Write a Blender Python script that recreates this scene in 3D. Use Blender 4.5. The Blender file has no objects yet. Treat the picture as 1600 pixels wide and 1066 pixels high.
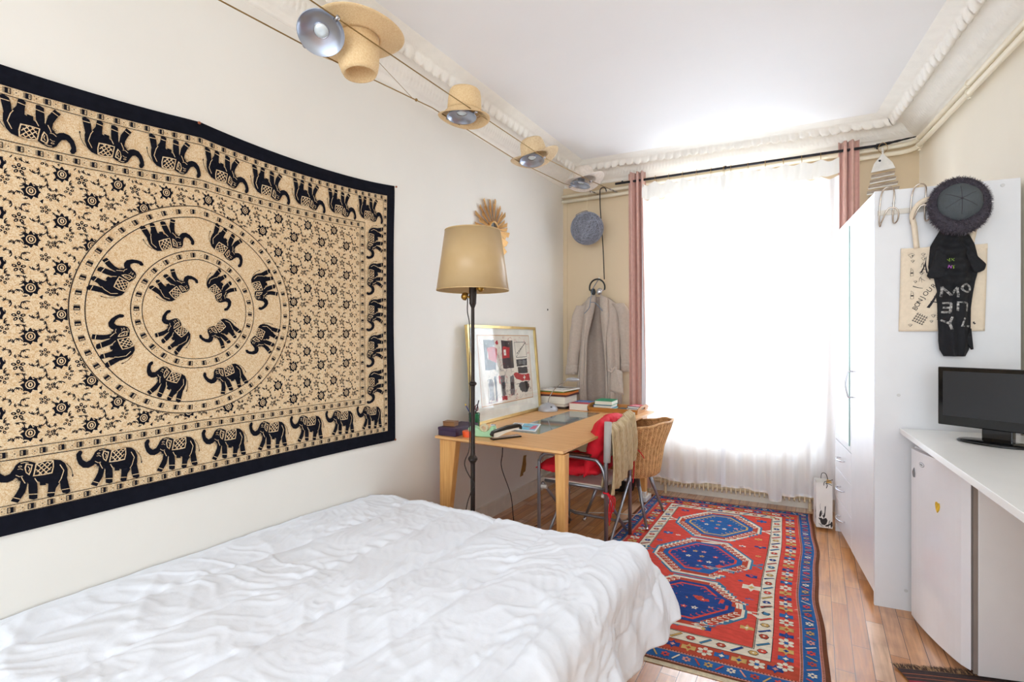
import bpy, bmesh, math, random
from mathutils import Vector, Matrix, noise
PI = math.pi
random.seed(7)
S = bpy.context.scene
COL = S.collection

# ------------------------------------------------------------------ camera, light, exposure
cam = bpy.data.cameras.new('camera')
cam.sensor_width = 36.0
cam.lens = 18.0
cam.shift_y = -3.0/1600
cam.clip_start = 0.02
co = bpy.data.objects.new('camera', cam); COL.objects.link(co)
co.location = (0, 0, 1.35)
co.rotation_euler = (math.radians(90), 0, math.radians(30.7))
S.camera = co

S.view_settings.view_transform = 'Standard'
S.view_settings.look = 'None'
S.view_settings.gamma = 1
S.view_settings.exposure = 1.48
S.view_settings.use_curve_mapping = False
S.cycles.max_bounces = 12
S.cycles.diffuse_bounces = 8
S.cycles.transparent_max_bounces = 16
S.cycles.sample_clamp_indirect = 8

world = bpy.data.worlds.new('daylight'); S.world = world
world.use_nodes = True
bg = world.node_tree.nodes['Background']
bg.inputs[0].default_value = (0.87, 0.94, 1.0, 1)
bg.inputs[1].default_value = 0.85

def area_light(name, loc, rot, sx, sy, power, color):
    l = bpy.data.lights.new(name, 'AREA'); l.shape = 'RECTANGLE'; l.size = sx; l.size_y = sy
    l.energy = power; l.color = color
    o = bpy.data.objects.new(name, l); COL.objects.link(o)
    o.location = loc; o.rotation_euler = rot
    return o
# daylight arriving through the window
area_light('window_daylight', (-0.58, 5.75, 1.75), (math.radians(-90), 0, math.radians(5)), 2.0, 2.4, 135, (0.87, 0.935, 1.0))
# added fill lamp outside the open room end, behind the photographer
area_light('room_end_fill', (-0.2, -4.6, 1.9), (math.radians(90), 0, 0), 4.2, 2.6, 52, (0.87, 0.94, 1.0))

# ------------------------------------------------------------------ materials
def lin(c):
    return tuple(((x/255)/12.92 if x/255 <= 0.04045 else ((x/255+0.055)/1.055)**2.4) for x in c) + (1,)
MATS = {}
def mat(name, rgb, rough=0.6, metal=0.0, var=0.06, scale=12.0, bump=0.0, bscale=60.0, sheen=0.0, stretch=None, rgb2=None, spec=None):
    if name in MATS: return MATS[name]
    m = bpy.data.materials.new(name); m.use_nodes = True
    nt = m.node_tree; N = nt.nodes; L = nt.links
    b = N['Principled BSDF']
    b.inputs['Roughness'].default_value = rough
    b.inputs['Metallic'].default_value = metal
    if spec is not None: b.inputs['Specular IOR Level'].default_value = spec
    if sheen: b.inputs['Sheen Weight'].default_value = sheen
    tc = N.new('ShaderNodeTexCoord'); mp = N.new('ShaderNodeMapping')
    if stretch: mp.inputs['Scale'].default_value = stretch
    L.new(tc.outputs['Object'], mp.inputs[0])
    n = N.new('ShaderNodeTexNoise'); n.inputs['Scale'].default_value = scale; n.inputs['Detail'].default_value = 4
    L.new(mp.outputs[0], n.inputs['Vector'])
    r = N.new('ShaderNodeValToRGB')
    c = lin(rgb)
    if rgb2: c0, c1 = lin(rgb2), c
    else:
        c0 = tuple(max(0, x*(1-var)) for x in c[:3]) + (1,); c1 = tuple(min(1, x*(1+var)) for x in c[:3]) + (1,)
    r.color_ramp.elements[0].position = 0.35; r.color_ramp.elements[1].position = 0.65
    r.color_ramp.elements[0].color = c0; r.color_ramp.elements[1].color = c1
    L.new(n.outputs['Fac'], r.inputs[0]); L.new(r.outputs[0], b.inputs['Base Color'])
    if bump:
        n2 = N.new('ShaderNodeTexNoise'); n2.inputs['Scale'].default_value = bscale; n2.inputs['Detail'].default_value = 5
        L.new(mp.outputs[0], n2.inputs['Vector'])
        bp = N.new('ShaderNodeBump'); bp.inputs['Strength'].default_value = bump; bp.inputs['Distance'].default_value = 0.01
        L.new(n2.outputs['Fac'], bp.inputs['Height']); L.new(bp.outputs[0], b.inputs['Normal'])
    MATS[name] = m
    return m

def floor_mat():
    m = bpy.data.materials.new('oak_parquet'); m.use_nodes = True
    nt = m.node_tree; N = nt.nodes; L = nt.links; b = N['Principled BSDF']
    tc = N.new('ShaderNodeTexCoord'); mp = N.new('ShaderNodeMapping')
    mp.inputs['Rotation'].default_value = (0, 0, math.radians(90))
    L.new(tc.outputs['Object'], mp.inputs[0])
    br = N.new('ShaderNodeTexBrick')
    br.inputs['Scale'].default_value = 1.0; br.inputs['Brick Width'].default_value = 0.62; br.inputs['Row Height'].default_value = 0.068
    br.inputs['Mortar Size'].default_value = 0.0013; br.inputs['Mortar Smooth'].default_value = 0.1
    br.offset = 0.37; br.offset_frequency = 2; br.squash = 0.8; br.squash_frequency = 3
    br.inputs['Color1'].default_value = (0, 0, 0, 1); br.inputs['Color2'].default_value = (1, 1, 1, 1); br.inputs['Mortar'].default_value = (0.5, 0.5, 0.5, 1)
    L.new(mp.outputs[0], br.inputs['Vector'])
    ramp = N.new('ShaderNodeValToRGB'); e = ramp.color_ramp.elements
    e[0].color = lin((196, 132, 76)); e[1].color = lin((226, 186, 150)); e[0].position = 0.0; e[1].position = 1.0
    x = e.new(0.35); x.color = lin((210, 148, 84)); x = e.new(0.7); x.color = lin((212, 162, 122))
    L.new(br.outputs['Color'], ramp.inputs[0])
    mp2 = N.new('ShaderNodeMapping'); mp2.inputs['Scale'].default_value = (34, 2.2, 10)
    L.new(tc.outputs['Object'], mp2.inputs[0])
    n = N.new('ShaderNodeTexNoise'); n.inputs['Scale'].default_value = 1.6; n.inputs['Detail'].default_value = 6; n.inputs['Distortion'].default_value = 0.6
    L.new(mp2.outputs[0], n.inputs['Vector'])
    n3 = N.new('ShaderNodeTexNoise'); n3.inputs['Scale'].default_value = 5; n3.inputs['Detail'].default_value = 3
    L.new(tc.outputs['Object'], n3.inputs['Vector'])
    r2 = N.new('ShaderNodeValToRGB'); r2.color_ramp.elements[0].color = (0.62, 0.55, 0.5, 1); r2.color_ramp.elements[1].color = (1.12, 1.1, 1.08, 1)
    r2.color_ramp.elements[0].position = 0.3; r2.color_ramp.elements[1].position = 0.62
    L.new(n.outputs['Fac'], r2.inputs[0])
    mx = N.new('ShaderNodeMix'); mx.data_type = 'RGBA'; mx.blend_type = 'MULTIPLY'; mx.inputs[0].default_value = 0.75
    L.new(ramp.outputs[0], mx.inputs[6]); L.new(r2.outputs[0], mx.inputs[7])
    r3 = N.new('ShaderNodeValToRGB'); r3.color_ramp.elements[0].color = (0.55, 0.45, 0.4, 1); r3.color_ramp.elements[1].color = (1, 1, 1, 1)
    r3.color_ramp.elements[0].position = 0.32; r3.color_ramp.elements[1].position = 0.5
    L.new(n3.outputs['Fac'], r3.inputs[0])
    mx3 = N.new('ShaderNodeMix'); mx3.data_type = 'RGBA'; mx3.blend_type = 'MULTIPLY'; mx3.inputs[0].default_value = 0.5
    L.new(mx.outputs[2], mx3.inputs[6]); L.new(r3.outputs[0], mx3.inputs[7])
    mx2 = N.new('ShaderNodeMix'); mx2.data_type = 'RGBA'; L.new(br.outputs['Fac'], mx2.inputs[0])
    L.new(mx3.outputs[2], mx2.inputs[6]); mx2.inputs[7].default_value = lin((60, 34, 20))
    L.new(mx2.outputs[2], b.inputs['Base Color'])
    b.inputs['Roughness'].default_value = 0.30; b.inputs['Coat Weight'].default_value = 0.8; b.inputs['Coat Roughness'].default_value = 0.22; b.inputs['Coat IOR'].default_value = 1.6
    bp = N.new('ShaderNodeBump'); bp.inputs['Strength'].default_value = 0.25; bp.inputs['Distance'].default_value = 0.003; bp.invert = True
    L.new(br.outputs['Fac'], bp.inputs['Height']); L.new(bp.outputs[0], b.inputs['Normal'])
    return m

def sheer_mat(name, rgb, transp, transl, dens=0.12):
    m = bpy.data.materials.new(name); m.use_nodes = True
    nt = m.node_tree; N = nt.nodes; L = nt.links
    N.remove(N['Principled BSDF']); out = N['Material Output']
    tr = N.new('ShaderNodeBsdfTransparent'); tl = N.new('ShaderNodeBsdfTranslucent'); df = N.new('ShaderNodeBsdfDiffuse')
    tl.inputs[0].default_value = lin(rgb); df.inputs[0].default_value = lin(rgb)
    m1 = N.new('ShaderNodeMixShader'); m1.inputs[0].default_value = transl
    L.new(df.outputs[0], m1.inputs[1]); L.new(tl.outputs[0], m1.inputs[2])
    m2 = N.new('ShaderNodeMixShader')
    tc = N.new('ShaderNodeTexCoord'); mp = N.new('ShaderNodeMapping'); mp.inputs['Scale'].default_value = (60, 60, 2)
    n = N.new('ShaderNodeTexNoise'); n.inputs['Scale'].default_value = 1.0
    L.new(tc.outputs['Object'], mp.inputs[0]); L.new(mp.outputs[0], n.inputs['Vector'])
    mr = N.new('ShaderNodeMapRange'); mr.inputs[3].default_value = transp-dens; mr.inputs[4].default_value = transp+dens
    L.new(n.outputs['Fac'], mr.inputs[0]); L.new(mr.outputs[0], m2.inputs[0])
    L.new(m1.outputs[0], m2.inputs[1]); L.new(tr.outputs[0], m2.inputs[2])
    L.new(m2.outputs[0], out.inputs[0])
    return m

def glass_mat(name, tint=(0.97, 0.99, 1.0), refl=0.06, rough=0.02):
    m = bpy.data.materials.new(name); m.use_nodes = True
    nt = m.node_tree; N = nt.nodes; L = nt.links
    N.remove(N['Principled BSDF']); out = N['Material Output']
    tr = N.new('ShaderNodeBsdfTransparent'); tr.inputs[0].default_value = tint + (1,)
    gl = N.new('ShaderNodeBsdfGlossy'); gl.inputs['Roughness'].default_value = rough
    mx = N.new('ShaderNodeMixShader'); mx.inputs[0].default_value = refl
    L.new(tr.outputs[0], mx.inputs[1]); L.new(gl.outputs[0], mx.inputs[2]); L.new(mx.outputs[0], out.inputs[0])
    return m

def linen_mat(name, a, b_, sc=220):
    # cloth printed with a fine ochre scribble
    m = bpy.data.materials.new(name); m.use_nodes = True
    nt = m.node_tree; N = nt.nodes; L = nt.links; b = N['Principled BSDF']
    tc = N.new('ShaderNodeTexCoord')
    n = N.new('ShaderNodeTexNoise'); n.inputs['Scale'].default_value = sc*0.42; n.inputs['Detail'].default_value = 2; n.inputs['Distortion'].default_value = 1.6
    L.new(tc.outputs['Object'], n.inputs['Vector'])
    r = N.new('ShaderNodeValToRGB'); e = r.color_ramp.elements
    e[0].position = 0.42; e[0].color = lin(a); e[1].position = 0.58; e[1].color = lin(a); x = e.new(0.5); x.color = lin(b_)
    L.new(n.outputs['Fac'], r.inputs[0]); L.new(r.outputs[0], b.inputs['Base Color'])
    b.inputs['Roughness'].default_value = 0.95; b.inputs['Specular IOR Level'].default_value = 0.1
    return m

def wood_mat(name, dark, light, stretch, rough=0.45, sc=3.0):
    return mat(name, light, rough, 0, scale=sc, stretch=stretch, rgb2=dark, bump=0.05, bscale=20)

def wicker_mat():
    m = mat('wicker', (214, 166, 112), 0.6, scale=40, rgb2=(172, 122, 72), bump=0.2, bscale=150)
    return m

M_wall = mat('cream_wall_paint', (230, 227, 220), 0.55, var=0.015, scale=2.0, bump=0.05, bscale=25)
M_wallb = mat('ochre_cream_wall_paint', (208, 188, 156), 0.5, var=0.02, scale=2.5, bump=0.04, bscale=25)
M_wallr = mat('warm_cream_wall_paint', (238, 230, 214), 0.55, var=0.015, scale=2.0, bump=0.04, bscale=25)
M_ceil = mat('ceiling_paint', (237, 237, 238), 0.7, var=0.01, scale=1.5, bump=0.03, bscale=30)
M_plaster = mat('plaster_moulding', (240, 236, 228), 0.6, var=0.02, scale=15, bump=0.2, bscale=120)
M_pipe = mat('cream_pipe_paint', (234, 224, 202), 0.3, var=0.02)
M_white = mat('white_lacquer', (236, 238, 242), 0.25, var=0.01)
M_whitem = mat('white_melamine', (222, 223, 226), 0.35, var=0.01)
M_cap = mat('cover_cap_white', (205, 205, 205), 0.5)
M_upvc = mat('window_paint', (238, 240, 244), 0.35, var=0.01)
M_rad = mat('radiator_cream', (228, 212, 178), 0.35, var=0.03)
M_iron = mat('black_iron', (38, 38, 44), 0.45, 0.6, var=0.15)
M_bronze = mat('dark_bronze', (52, 44, 40), 0.45, 0.6, var=0.2, bump=0.3, bscale=80)
M_brass = mat('aged_brass', (170, 130, 60), 0.35, 0.9, var=0.15)
M_cable = mat('brass_cable', (150, 120, 70), 0.4, 0.7)
M_chrome = mat('brushed_chrome', (190, 190, 195), 0.25, 1.0, var=0.05)
M_alu = mat('grey_aluminium_tube', (150, 152, 158), 0.35, 0.85, var=0.06)
M_silver = mat('silver_reflector', (176, 184, 200), 0.28, 0.85, var=0.03)
M_black = mat('black_plastic', (18, 18, 20), 0.35, var=0.1)
M_straw = mat('straw_weave', (234, 206, 160), 0.75, scale=140, rgb2=(224, 190, 142), bump=0.4, bscale=220)
M_straw2 = mat('pale_straw_weave', (232, 210, 172), 0.75, scale=90, rgb2=(218, 190, 150), bump=0.4, bscale=220)
M_straw3 = mat('white_felt', (226, 214, 202), 0.8, scale=60, rgb2=(212, 200, 188), bump=0.3, bscale=200)
M_mauve = mat('mauve_curtain_cloth', (206, 164, 152), 0.9, var=0.05, scale=30, bump=0.1, bscale=300, sheen=0.2)
M_desk = wood_mat('beech_veneer', (208, 154, 96), (226, 176, 118), (2, 30, 30), 0.38)
M_deskv = wood_mat('beech_leg', (208, 150, 84), (226, 174, 108), (30, 30, 2), 0.4)
M_tray = wood_mat('orange_beech_tray', (170, 112, 50), (196, 136, 70), (3, 40, 40), 0.4)
M_robe = mat('grey_beige_towelling', (190, 176, 164), 0.95, var=0.05, scale=50, bump=0.35, bscale=260, sheen=0.3)
M_robein = mat('grey_beige_lining', (166, 152, 142), 0.95, var=0.05, scale=50, bump=0.2, bscale=260)
M_duvet = mat('white_duvet_cotton', (232, 237, 246), 0.85, var=0.008, scale=6, bump=0.12, bscale=45, sheen=0.1)
M_red = mat('red_cotton', (214, 16, 40), 0.8, var=0.1, scale=20, bump=0.2, bscale=60)
M_throw = mat('beige_throw', (206, 186, 150), 0.9, scale=30, rgb2=(170, 144, 104), stretch=(1, 14, 1), bump=0.3, bscale=80)
M_navy = mat('navy_metal', (34, 38, 62), 0.4, 0.3)

# ------------------------------------------------------------------ mesh builder
class MB:
    def __init__(s): s.v = []; s.f = []; s.mi = []
    def add(s, vs, fs, mi=0):
        o = len(s.v); s.v += [tuple(v) for v in vs]
        for f in fs: s.f.append(tuple(i+o for i in f)); s.mi.append(mi)
        return s
    def box(s, x0, x1, y0, y1, z0, z1, mi=0):
        vs = [(x0,y0,z0),(x1,y0,z0),(x1,y1,z0),(x0,y1,z0),(x0,y0,z1),(x1,y0,z1),(x1,y1,z1),(x0,y1,z1)]
        return s.add(vs, [(0,3,2,1),(4,5,6,7),(0,1,5,4),(1,2,6,5),(2,3,7,6),(3,0,4,7)], mi)
    def prism(s, pts, z0, z1, mi=0):
        # pts counter-clockwise in plan
        n = len(pts)
        vs = [(x, y, z0) for x, y in pts] + [(x, y, z1) for x, y in pts]
        fs = [tuple(range(n-1, -1, -1)), tuple(range(n, 2*n))] + [(i, (i+1) % n, n+(i+1) % n, n+i) for i in range(n)]
        return s.add(vs, fs, mi)
    def ext(s, poly, frame, t, mi=0):
        # polygon in the (a,b) plane of frame(a,b,c), thickness c 0..t
        n = len(poly)
        vs = [frame(a, b, 0) for a, b in poly] + [frame(a, b, t) for a, b in poly]
        fs = [tuple(range(n-1, -1, -1)), tuple(range(n, 2*n))] + [(i, (i+1) % n, n+(i+1) % n, n+i) for i in range(n)]
        return s.add(vs, fs, mi)
    def tube(s, pts, r, seg=8, closed=False, mi=0, cap=True):
        pts = [Vector(p) for p in pts]; n = len(pts)
        rr = r if isinstance(r, (list, tuple)) else [r]*n
        vs = []; prev = None
        for i, p in enumerate(pts):
            if closed: d = pts[(i+1) % n]-pts[i-1]
            else: d = pts[min(i+1, n-1)]-pts[max(i-1, 0)]
            if d.length < 1e-9: d = Vector((0, 0, 1))
            d.normalize()
            if prev is None:
                a = Vector((0, 0, 1)) if abs(d.z) < 0.9 else Vector((1, 0, 0))
                u = d.cross(a).normalized()
            else:
                u = (prev-d*prev.dot(d))
                u = u.normalized() if u.length > 1e-6 else d.orthogonal().normalized()
            prev = u; w = d.cross(u)
            for k in range(seg):
                t = 2*PI*k/seg
                vs.append(p+u*(rr[i]*math.cos(t))+w*(rr[i]*math.sin(t)))
        fs = []
        m = n if closed else n-1
        for i in range(m):
            for k in range(seg):
                a = i*seg+k; b = i*seg+(k+1) % seg; c = ((i+1) % n)*seg+(k+1) % seg; e = ((i+1) % n)*seg+k
                fs.append((a, b, c, e))
        if cap and not closed:
            fs.append(tuple(range(seg-1, -1, -1))); fs.append(tuple((n-1)*seg+k for k in range(seg)))
        return s.add(vs, fs, mi)
    def lathe(s, prof, seg=32, c=(0, 0, 0), mi=0, axis=None, sx=1.0, sy=1.0, fn=None):
        # prof: (radius, height) list; axis: rotation Matrix
        c = Vector(c); vs = []; n = len(prof)
        for r, z in prof:
            for k in range(seg):
                t = 2*PI*k/seg
                v = Vector((r*math.cos(t)*sx, r*math.sin(t)*sy, z))
                if fn: v = fn(v, t, r)
                if axis is not None: v = axis @ v
                vs.append(v+c)
        fs = [(i*seg+k, i*seg+(k+1) % seg, (i+1)*seg+(k+1) % seg, (i+1)*seg+k) for i in range(n-1) for k in range(seg)]
        if prof[0][0] > 1e-5: pass
        return s.add(vs, fs, mi)
    def disc(s, r, z, seg=32, c=(0, 0, 0), axis=None, mi=0):
        c = Vector(c); vs = []
        for k in range(seg):
            t = 2*PI*k/seg; v = Vector((r*math.cos(t), r*math.sin(t), z))
            vs.append((axis @ v if axis is not None else v)+c)
        return s.add(vs, [tuple(range(seg))], mi)
    def grid(s, fn, nu, nv, mi=0, closed_u=False, mifn=None):
        vs = [fn(i/(nu if closed_u else nu), j/nv) for j in range(nv+1) for i in range(nu if closed_u else nu+1)]
        w = nu if closed_u else nu+1
        o = len(s.v); s.v += [tuple(v) for v in vs]
        for j in range(nv):
            for i in range(nu):
                a = j*w+i; b = j*w+(i+1) % w; c = (j+1)*w+(i+1) % w; d = (j+1)*w+i
                s.f.append((a+o, b+o, c+o, d+o)); s.mi.append(mifn(i, j) if mifn else mi)
        return s
    def ball(s, c, rx, ry, rz, seg=16, mi=0, fn=None):
        c = Vector(c); prof = []
        n = max(6, seg//2); vs = []
        for j in range(n+1):
            ph = -PI/2+PI*j/n
            for k in range(seg):
                t = 2*PI*k/seg
                d = Vector((math.cos(ph)*math.cos(t), math.cos(ph)*math.sin(t), math.sin(ph)))
                q = fn(d) if fn else 1.0
                vs.append(c+Vector((d.x*rx*q, d.y*ry*q, d.z*rz*q)))
        fs = [(j*seg+k, j*seg+(k+1) % seg, (j+1)*seg+(k+1) % seg, (j+1)*seg+k) for j in range(n) for k in range(seg)]
        return s.add(vs, fs, mi)
    def build(s, name, mats, parent=None, smooth=False, bevel=0, solid=0, world=True, label=None, sub=0, off=0):
        me = bpy.data.meshes.new(name)
        vs = s.v
        base = Vector((0, 0, 0)); q = parent
        while q is not None: base += q.location; q = q.parent
        if world and base.length > 0: vs = [tuple(Vector(v)-base) for v in vs]
        me.from_pydata(vs, [], s.f)
        if not isinstance(mats, (list, tuple)): mats = [mats]
        for m in mats: me.materials.append(m)
        if len(mats) > 1: me.polygons.foreach_set('material_index', s.mi)
        if smooth: me.polygons.foreach_set('use_smooth', [True]*len(me.polygons))
        me.validate(); me.update()
        bm = bmesh.new(); bm.from_mesh(me)
        bmesh.ops.remove_doubles(bm, verts=bm.verts, dist=1e-6)
        if not solid: bmesh.ops.recalc_face_normals(bm, faces=bm.faces)
        bm.to_mesh(me); bm.free()
        o = bpy.data.objects.new(name, me); COL.objects.link(o)
        if parent is not None: o.parent = parent
        if solid:
            md = o.modifiers.new('thick', 'SOLIDIFY'); md.thickness = solid; md.offset = off
        if bevel:
            md = o.modifiers.new('bevel', 'BEVEL'); md.width = bevel; md.segments = 2; md.limit_method = 'ANGLE'; md.angle_limit = math.radians(40)
        if sub:
            md = o.modifiers.new('sub', 'SUBSURF'); md.levels = sub; md.render_levels = sub
        if label: o['label'] = label
        return o

def tag(o, label, cat, group=None):
    o['label'] = label; o['category'] = cat
    if group: o['group'] = group
    return o
def thing(name, label, cat, loc=(0, 0, 0), group=None, rz=0):
    o = bpy.data.objects.new(name, None); COL.objects.link(o); o.location = loc; o.rotation_euler = (0, 0, rz)
    o.empty_display_size = 0.05
    return tag(o, label, cat, group)
def struct(o): o['kind'] = 'structure'; return o
def copy_tree(o, parent=None):
    c = o.copy(); COL.objects.link(c); c.parent = parent
    for ch in [x for x in bpy.data.objects if x.parent == o]: copy_tree(ch, c)
    return c
def bez(p0, p1, p2, p3, n=10):
    p0, p1, p2, p3 = map(Vector, (p0, p1, p2, p3)); out = []
    for i in range(n+1):
        t = i/n; out.append(p0*(1-t)**3+p1*3*t*(1-t)**2+p2*3*t*t*(1-t)+p3*t**3)
    return out
def smooth_path(pts, k=6):
    P = [Vector(p) for p in pts]; out = []
    for i in range(len(P)-1):
        a = P[max(i-1, 0)]; b = P[i]; c = P[i+1]; d = P[min(i+2, len(P)-1)]
        for j in range(k):
            t = j/k
            out.append(0.5*((2*b)+(c-a)*t+(2*a-5*b+4*c-d)*t*t+(3*b-a-3*c+d)*t**3))
    out.append(P[-1]); return out
def text_polys(txt, size=1.0):
    cu = bpy.data.curves.new('t', 'FONT'); cu.body = txt; cu.size = size; cu.align_x = 'CENTER'; cu.align_y = 'CENTER'; cu.resolution_u = 3
    ob = bpy.data.objects.new('t', cu)
    me = bpy.data.meshes.new_from_object(ob)
    vs = [(v.co.x, v.co.y) for v in me.vertices]; fs = [tuple(p.vertices) for p in me.polygons]
    bpy.data.objects.remove(ob); bpy.data.curves.remove(cu); bpy.data.meshes.remove(me)
    return vs, fs
def sm(t): t = max(0, min(1, t)); return t*t*(3-2*t)

# ------------------------------------------------------------------ the room
XL = -2.12
BL = Vector((XL, 4.55)); BR = Vector((0.655, 4.78))
YF = -1.55
E = (BR-BL).normalized(); NO = Vector((-E.y, E.x))          # along the back wall, and outwards
RD = Vector((0.1236, -0.9923))                               # along the right wall, towards the camera
def xr(y): return 0.655+0.12456*(4.78-y)
RF = Vector((xr(YF), YF))
def bw(s, off, z): p = BL+E*s+NO*off; return Vector((p.x, p.y, z))   # off<0 is into the room
WLEN = (BR-BL).length

b = MB(); b.prism([(XL-0.3, YF), (RF.x+0.3, YF), (BR.x+0.3, BR.y+0.6), (XL-0.3, BL.y+0.6)], -0.12, 0)
floor = struct(b.build('floor', floor_mat()))
b = MB(); b.prism([(XL-0.3, YF), (RF.x+0.3, YF), (BR.x+0.3, BR.y+0.6), (XL-0.3, BL.y+0.6)], 2.95, 3.07)
struct(b.build('ceiling', M_ceil))
b = MB(); b.box(XL-0.2, XL, YF, BL.y+0.5, 0, 2.95)
wall_left = struct(b.build('wall_left', M_wall))
b = MB(); b.prism([(RF.x, RF.y), (RF.x+0.2, RF.y), (BR.x+0.2, BR.y+0.5), (BR.x, BR.y), ], 0, 2.95)
struct(b.build('wall_right', M_wallr))
S0, S1, Z0, Z1 = 0.885, 2.075, 0.56, 2.66
TH = 0.38
def bwbox(b, s0, s1, o0, o1, z0, z1, mi=0):
    vs = [bw(s0,o0,z0), bw(s1,o0,z0), bw(s1,o1,z0), bw(s0,o1,z0), bw(s0,o0,z1), bw(s1,o0,z1), bw(s1,o1,z1), bw(s0,o1,z1)]
    b.add(vs, [(0,3,2,1),(4,5,6,7),(0,1,5,4),(1,2,6,5),(2,3,7,6),(3,0,4,7)], mi)
b = MB()
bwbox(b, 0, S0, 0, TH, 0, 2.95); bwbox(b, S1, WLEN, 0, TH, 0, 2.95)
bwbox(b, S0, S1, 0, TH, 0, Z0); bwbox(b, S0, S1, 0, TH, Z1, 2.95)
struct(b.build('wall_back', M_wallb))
# plaster strip beside the left corner of the back wall
b = MB(); bwbox(b, 0.03, 0.045, -0.006, -0.0005, 0.11, 2.66)
struct(b.build('trim_1', M_wallb))

# window
b = MB()
for a in ((S0, S0+0.045, Z0, Z1), (S1-0.045, S1, Z0, Z1), (S0+0.045, S1-0.045, Z1-0.045, Z1), (S0+0.045, S1-0.045, Z0, Z0+0.04)):
    bwbox(b, a[0], a[1], 0.24, 0.30, a[2], a[3])
win = struct(b.build('window_1', M_upvc, bevel=0.004))
MG = glass_mat('window_glass')
mid = (S0+S1)/2
for k, (a0, a1) in enumerate(((S0+0.046, mid-0.002), (mid+0.002, S1-0.046))):
    b = MB(); z0, z1 = Z0+0.041, Z1-0.046; w = 0.072
    for a in ((a0, a0+w, z0, z1), (a1-w, a1, z0, z1), (a0+w, a1-w, z1-w, z1), (a0+w, a1-w, z0, z0+w)):
        bwbox(b, a[0], a[1], 0.235, 0.285, a[2], a[3])
    c = b.build('casement', M_upvc, win, bevel=0.004)
    b = MB(); bwbox(b, a0+w, a1-w, 0.258, 0.262, z0+w, z1-w); b.build('pane', MG, c)
b = MB(); b.tube([bw(mid, 0.215, 1.35), bw(mid, 0.215, 1.45)], 0.008)
b.tube([bw(mid, 0.235, 1.40), bw(mid, 0.21, 1.40)], 0.01)
b.build('handle', M_chrome, win, smooth=True)
b = MB(); bwbox(b, S0-0.03, S1+0.03, -0.03, 0.236, Z0-0.02, Z0+0.001)
sill = b.build('sill', M_upvc, win, bevel=0.004)
# balcony railing outside
b = MB()
bwbox(b, S0-0.1, S1+0.1, 0.50, 0.53, 1.02, 1.05); bwbox(b, S0-0.1, S1+0.1, 0.505, 0.525, 0.42, 0.44)
for k in range(13):
    s_ = S0-0.06+k*0.12; b.tube([bw(s_, 0.515, 0.44), bw(s_, 0.515, 1.02)], 0.007, 6)
rl = b.build('balcony_railing', mat('weathered_railing', (190, 196, 204), 0.6)); tag(rl, 'pale balcony railing faintly seen outside the window behind the sheer curtains', 'railing')
b = MB(); bwbox(b, S0-0.2, S1+0.2, TH, 0.62, 0.36, 0.42); sl = b.build('trim_9', M_upvc); struct(sl)

# cornice: one moulded profile carried round three walls
def corner_pt(d, which):
    # points of the polyline inset by d
    if which == 0: return Vector((XL+d, YF))
    if which == 3:
        n = Vector((RD.y, -RD.x))  # into room from right wall
        n = Vector((-0.9923, -0.1236)); p = RF+n*d; return p
    nL = Vector((1, 0)); nB = -NO; nR = Vector((-0.9923, -0.1236))
    if which == 1: p1, d1, p2, d2 = Vector((XL, 0))+nL*d, Vector((0, 1)), BL+nB*d, E
    else: p1, d1, p2, d2 = BL+nB*d, E, BR+nR*d, RD
    det = d1.x*(-d2.y)+d2.x*d1.y
    r = p2-p1; t = (r.x*(-d2.y)+d2.x*r.y)/det
    return p1+d1*t
PROF = [(0.0, 2.812), (0.014, 2.812), (0.022, 2.820), (0.022, 2.828), (0.03, 2.834), (0.036, 2.842), (0.042, 2.842), (0.05, 2.850), (0.062, 2.855),
        (0.072, 2.866), (0.082, 2.874), (0.094, 2.88), (0.10, 2.89), (0.12, 2.905), (0.145, 2.918), (0.17, 2.926), (0.19, 2.928),
        (0.194, 2.912), (0.202, 2.904), (0.212, 2.902), (0.222, 2.904), (0.234, 2.910), (0.242, 2.920), (0.246, 2.928),
        (0.255, 2.932), (0.275, 2.934), (0.28, 2.94), (0.30, 2.941), (0.305, 2.946), (0.325, 2.947), (0.33, 2.951)]
def orn(i, s):
    # carved relief of the two ornament bands
    if 17 <= i <= 22:
        ph = s*2*PI/0.078
        a = (i-17)/5.0
        lobe = abs(math.sin(ph/2))**0.6
        leaf = 0.5+0.5*math.sin(ph*3+a*5)
        big = 0.5+0.5*math.sin(s*2*PI/0.33+1)
        k = math.sin(PI*(0.15+0.8*a))
        return (-0.016*(1-lobe)*(1.2-a)-0.004*leaf, -k*(0.024*lobe+0.007*leaf+0.008*big)+0.008)
    if 9 <= i <= 12:
        ph = s*2*PI/0.03
        k = math.sin(PI*(i-8)/5)
        return (0.003*k*math.sin(ph), -0.010*k*(abs(math.sin(ph/2))**0.7))
    return (0, 0)
for si, (c0, c1, nm) in enumerate(((0, 1, 'trim_2'), (1, 2, 'trim_3'), (2, 3, 'trim_4'))):
    L_ = (corner_pt(0, c1)-corner_pt(0, c0)).length
    n = int(L_/0.0085); b = MB(); vs = []; np_ = len(PROF)
    for j in range(n+1):
        t = j/n
        for i, (d, z) in enumerate(PROF):
            dd, dz = orn(i, t*L_)
            p = corner_pt(d+dd, c0).lerp(corner_pt(d+dd, c1), t)
            vs.append((p.x, p.y, min(z+dz, 2.951)))
    fs = [(j*np_+i, j*np_+i+1, (j+1)*np_+i+1, (j+1)*np_+i) for j in range(n) for i in range(np_-1)]
    b.add(vs, fs); struct(b.build(nm, M_plaster, smooth=True))

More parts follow.
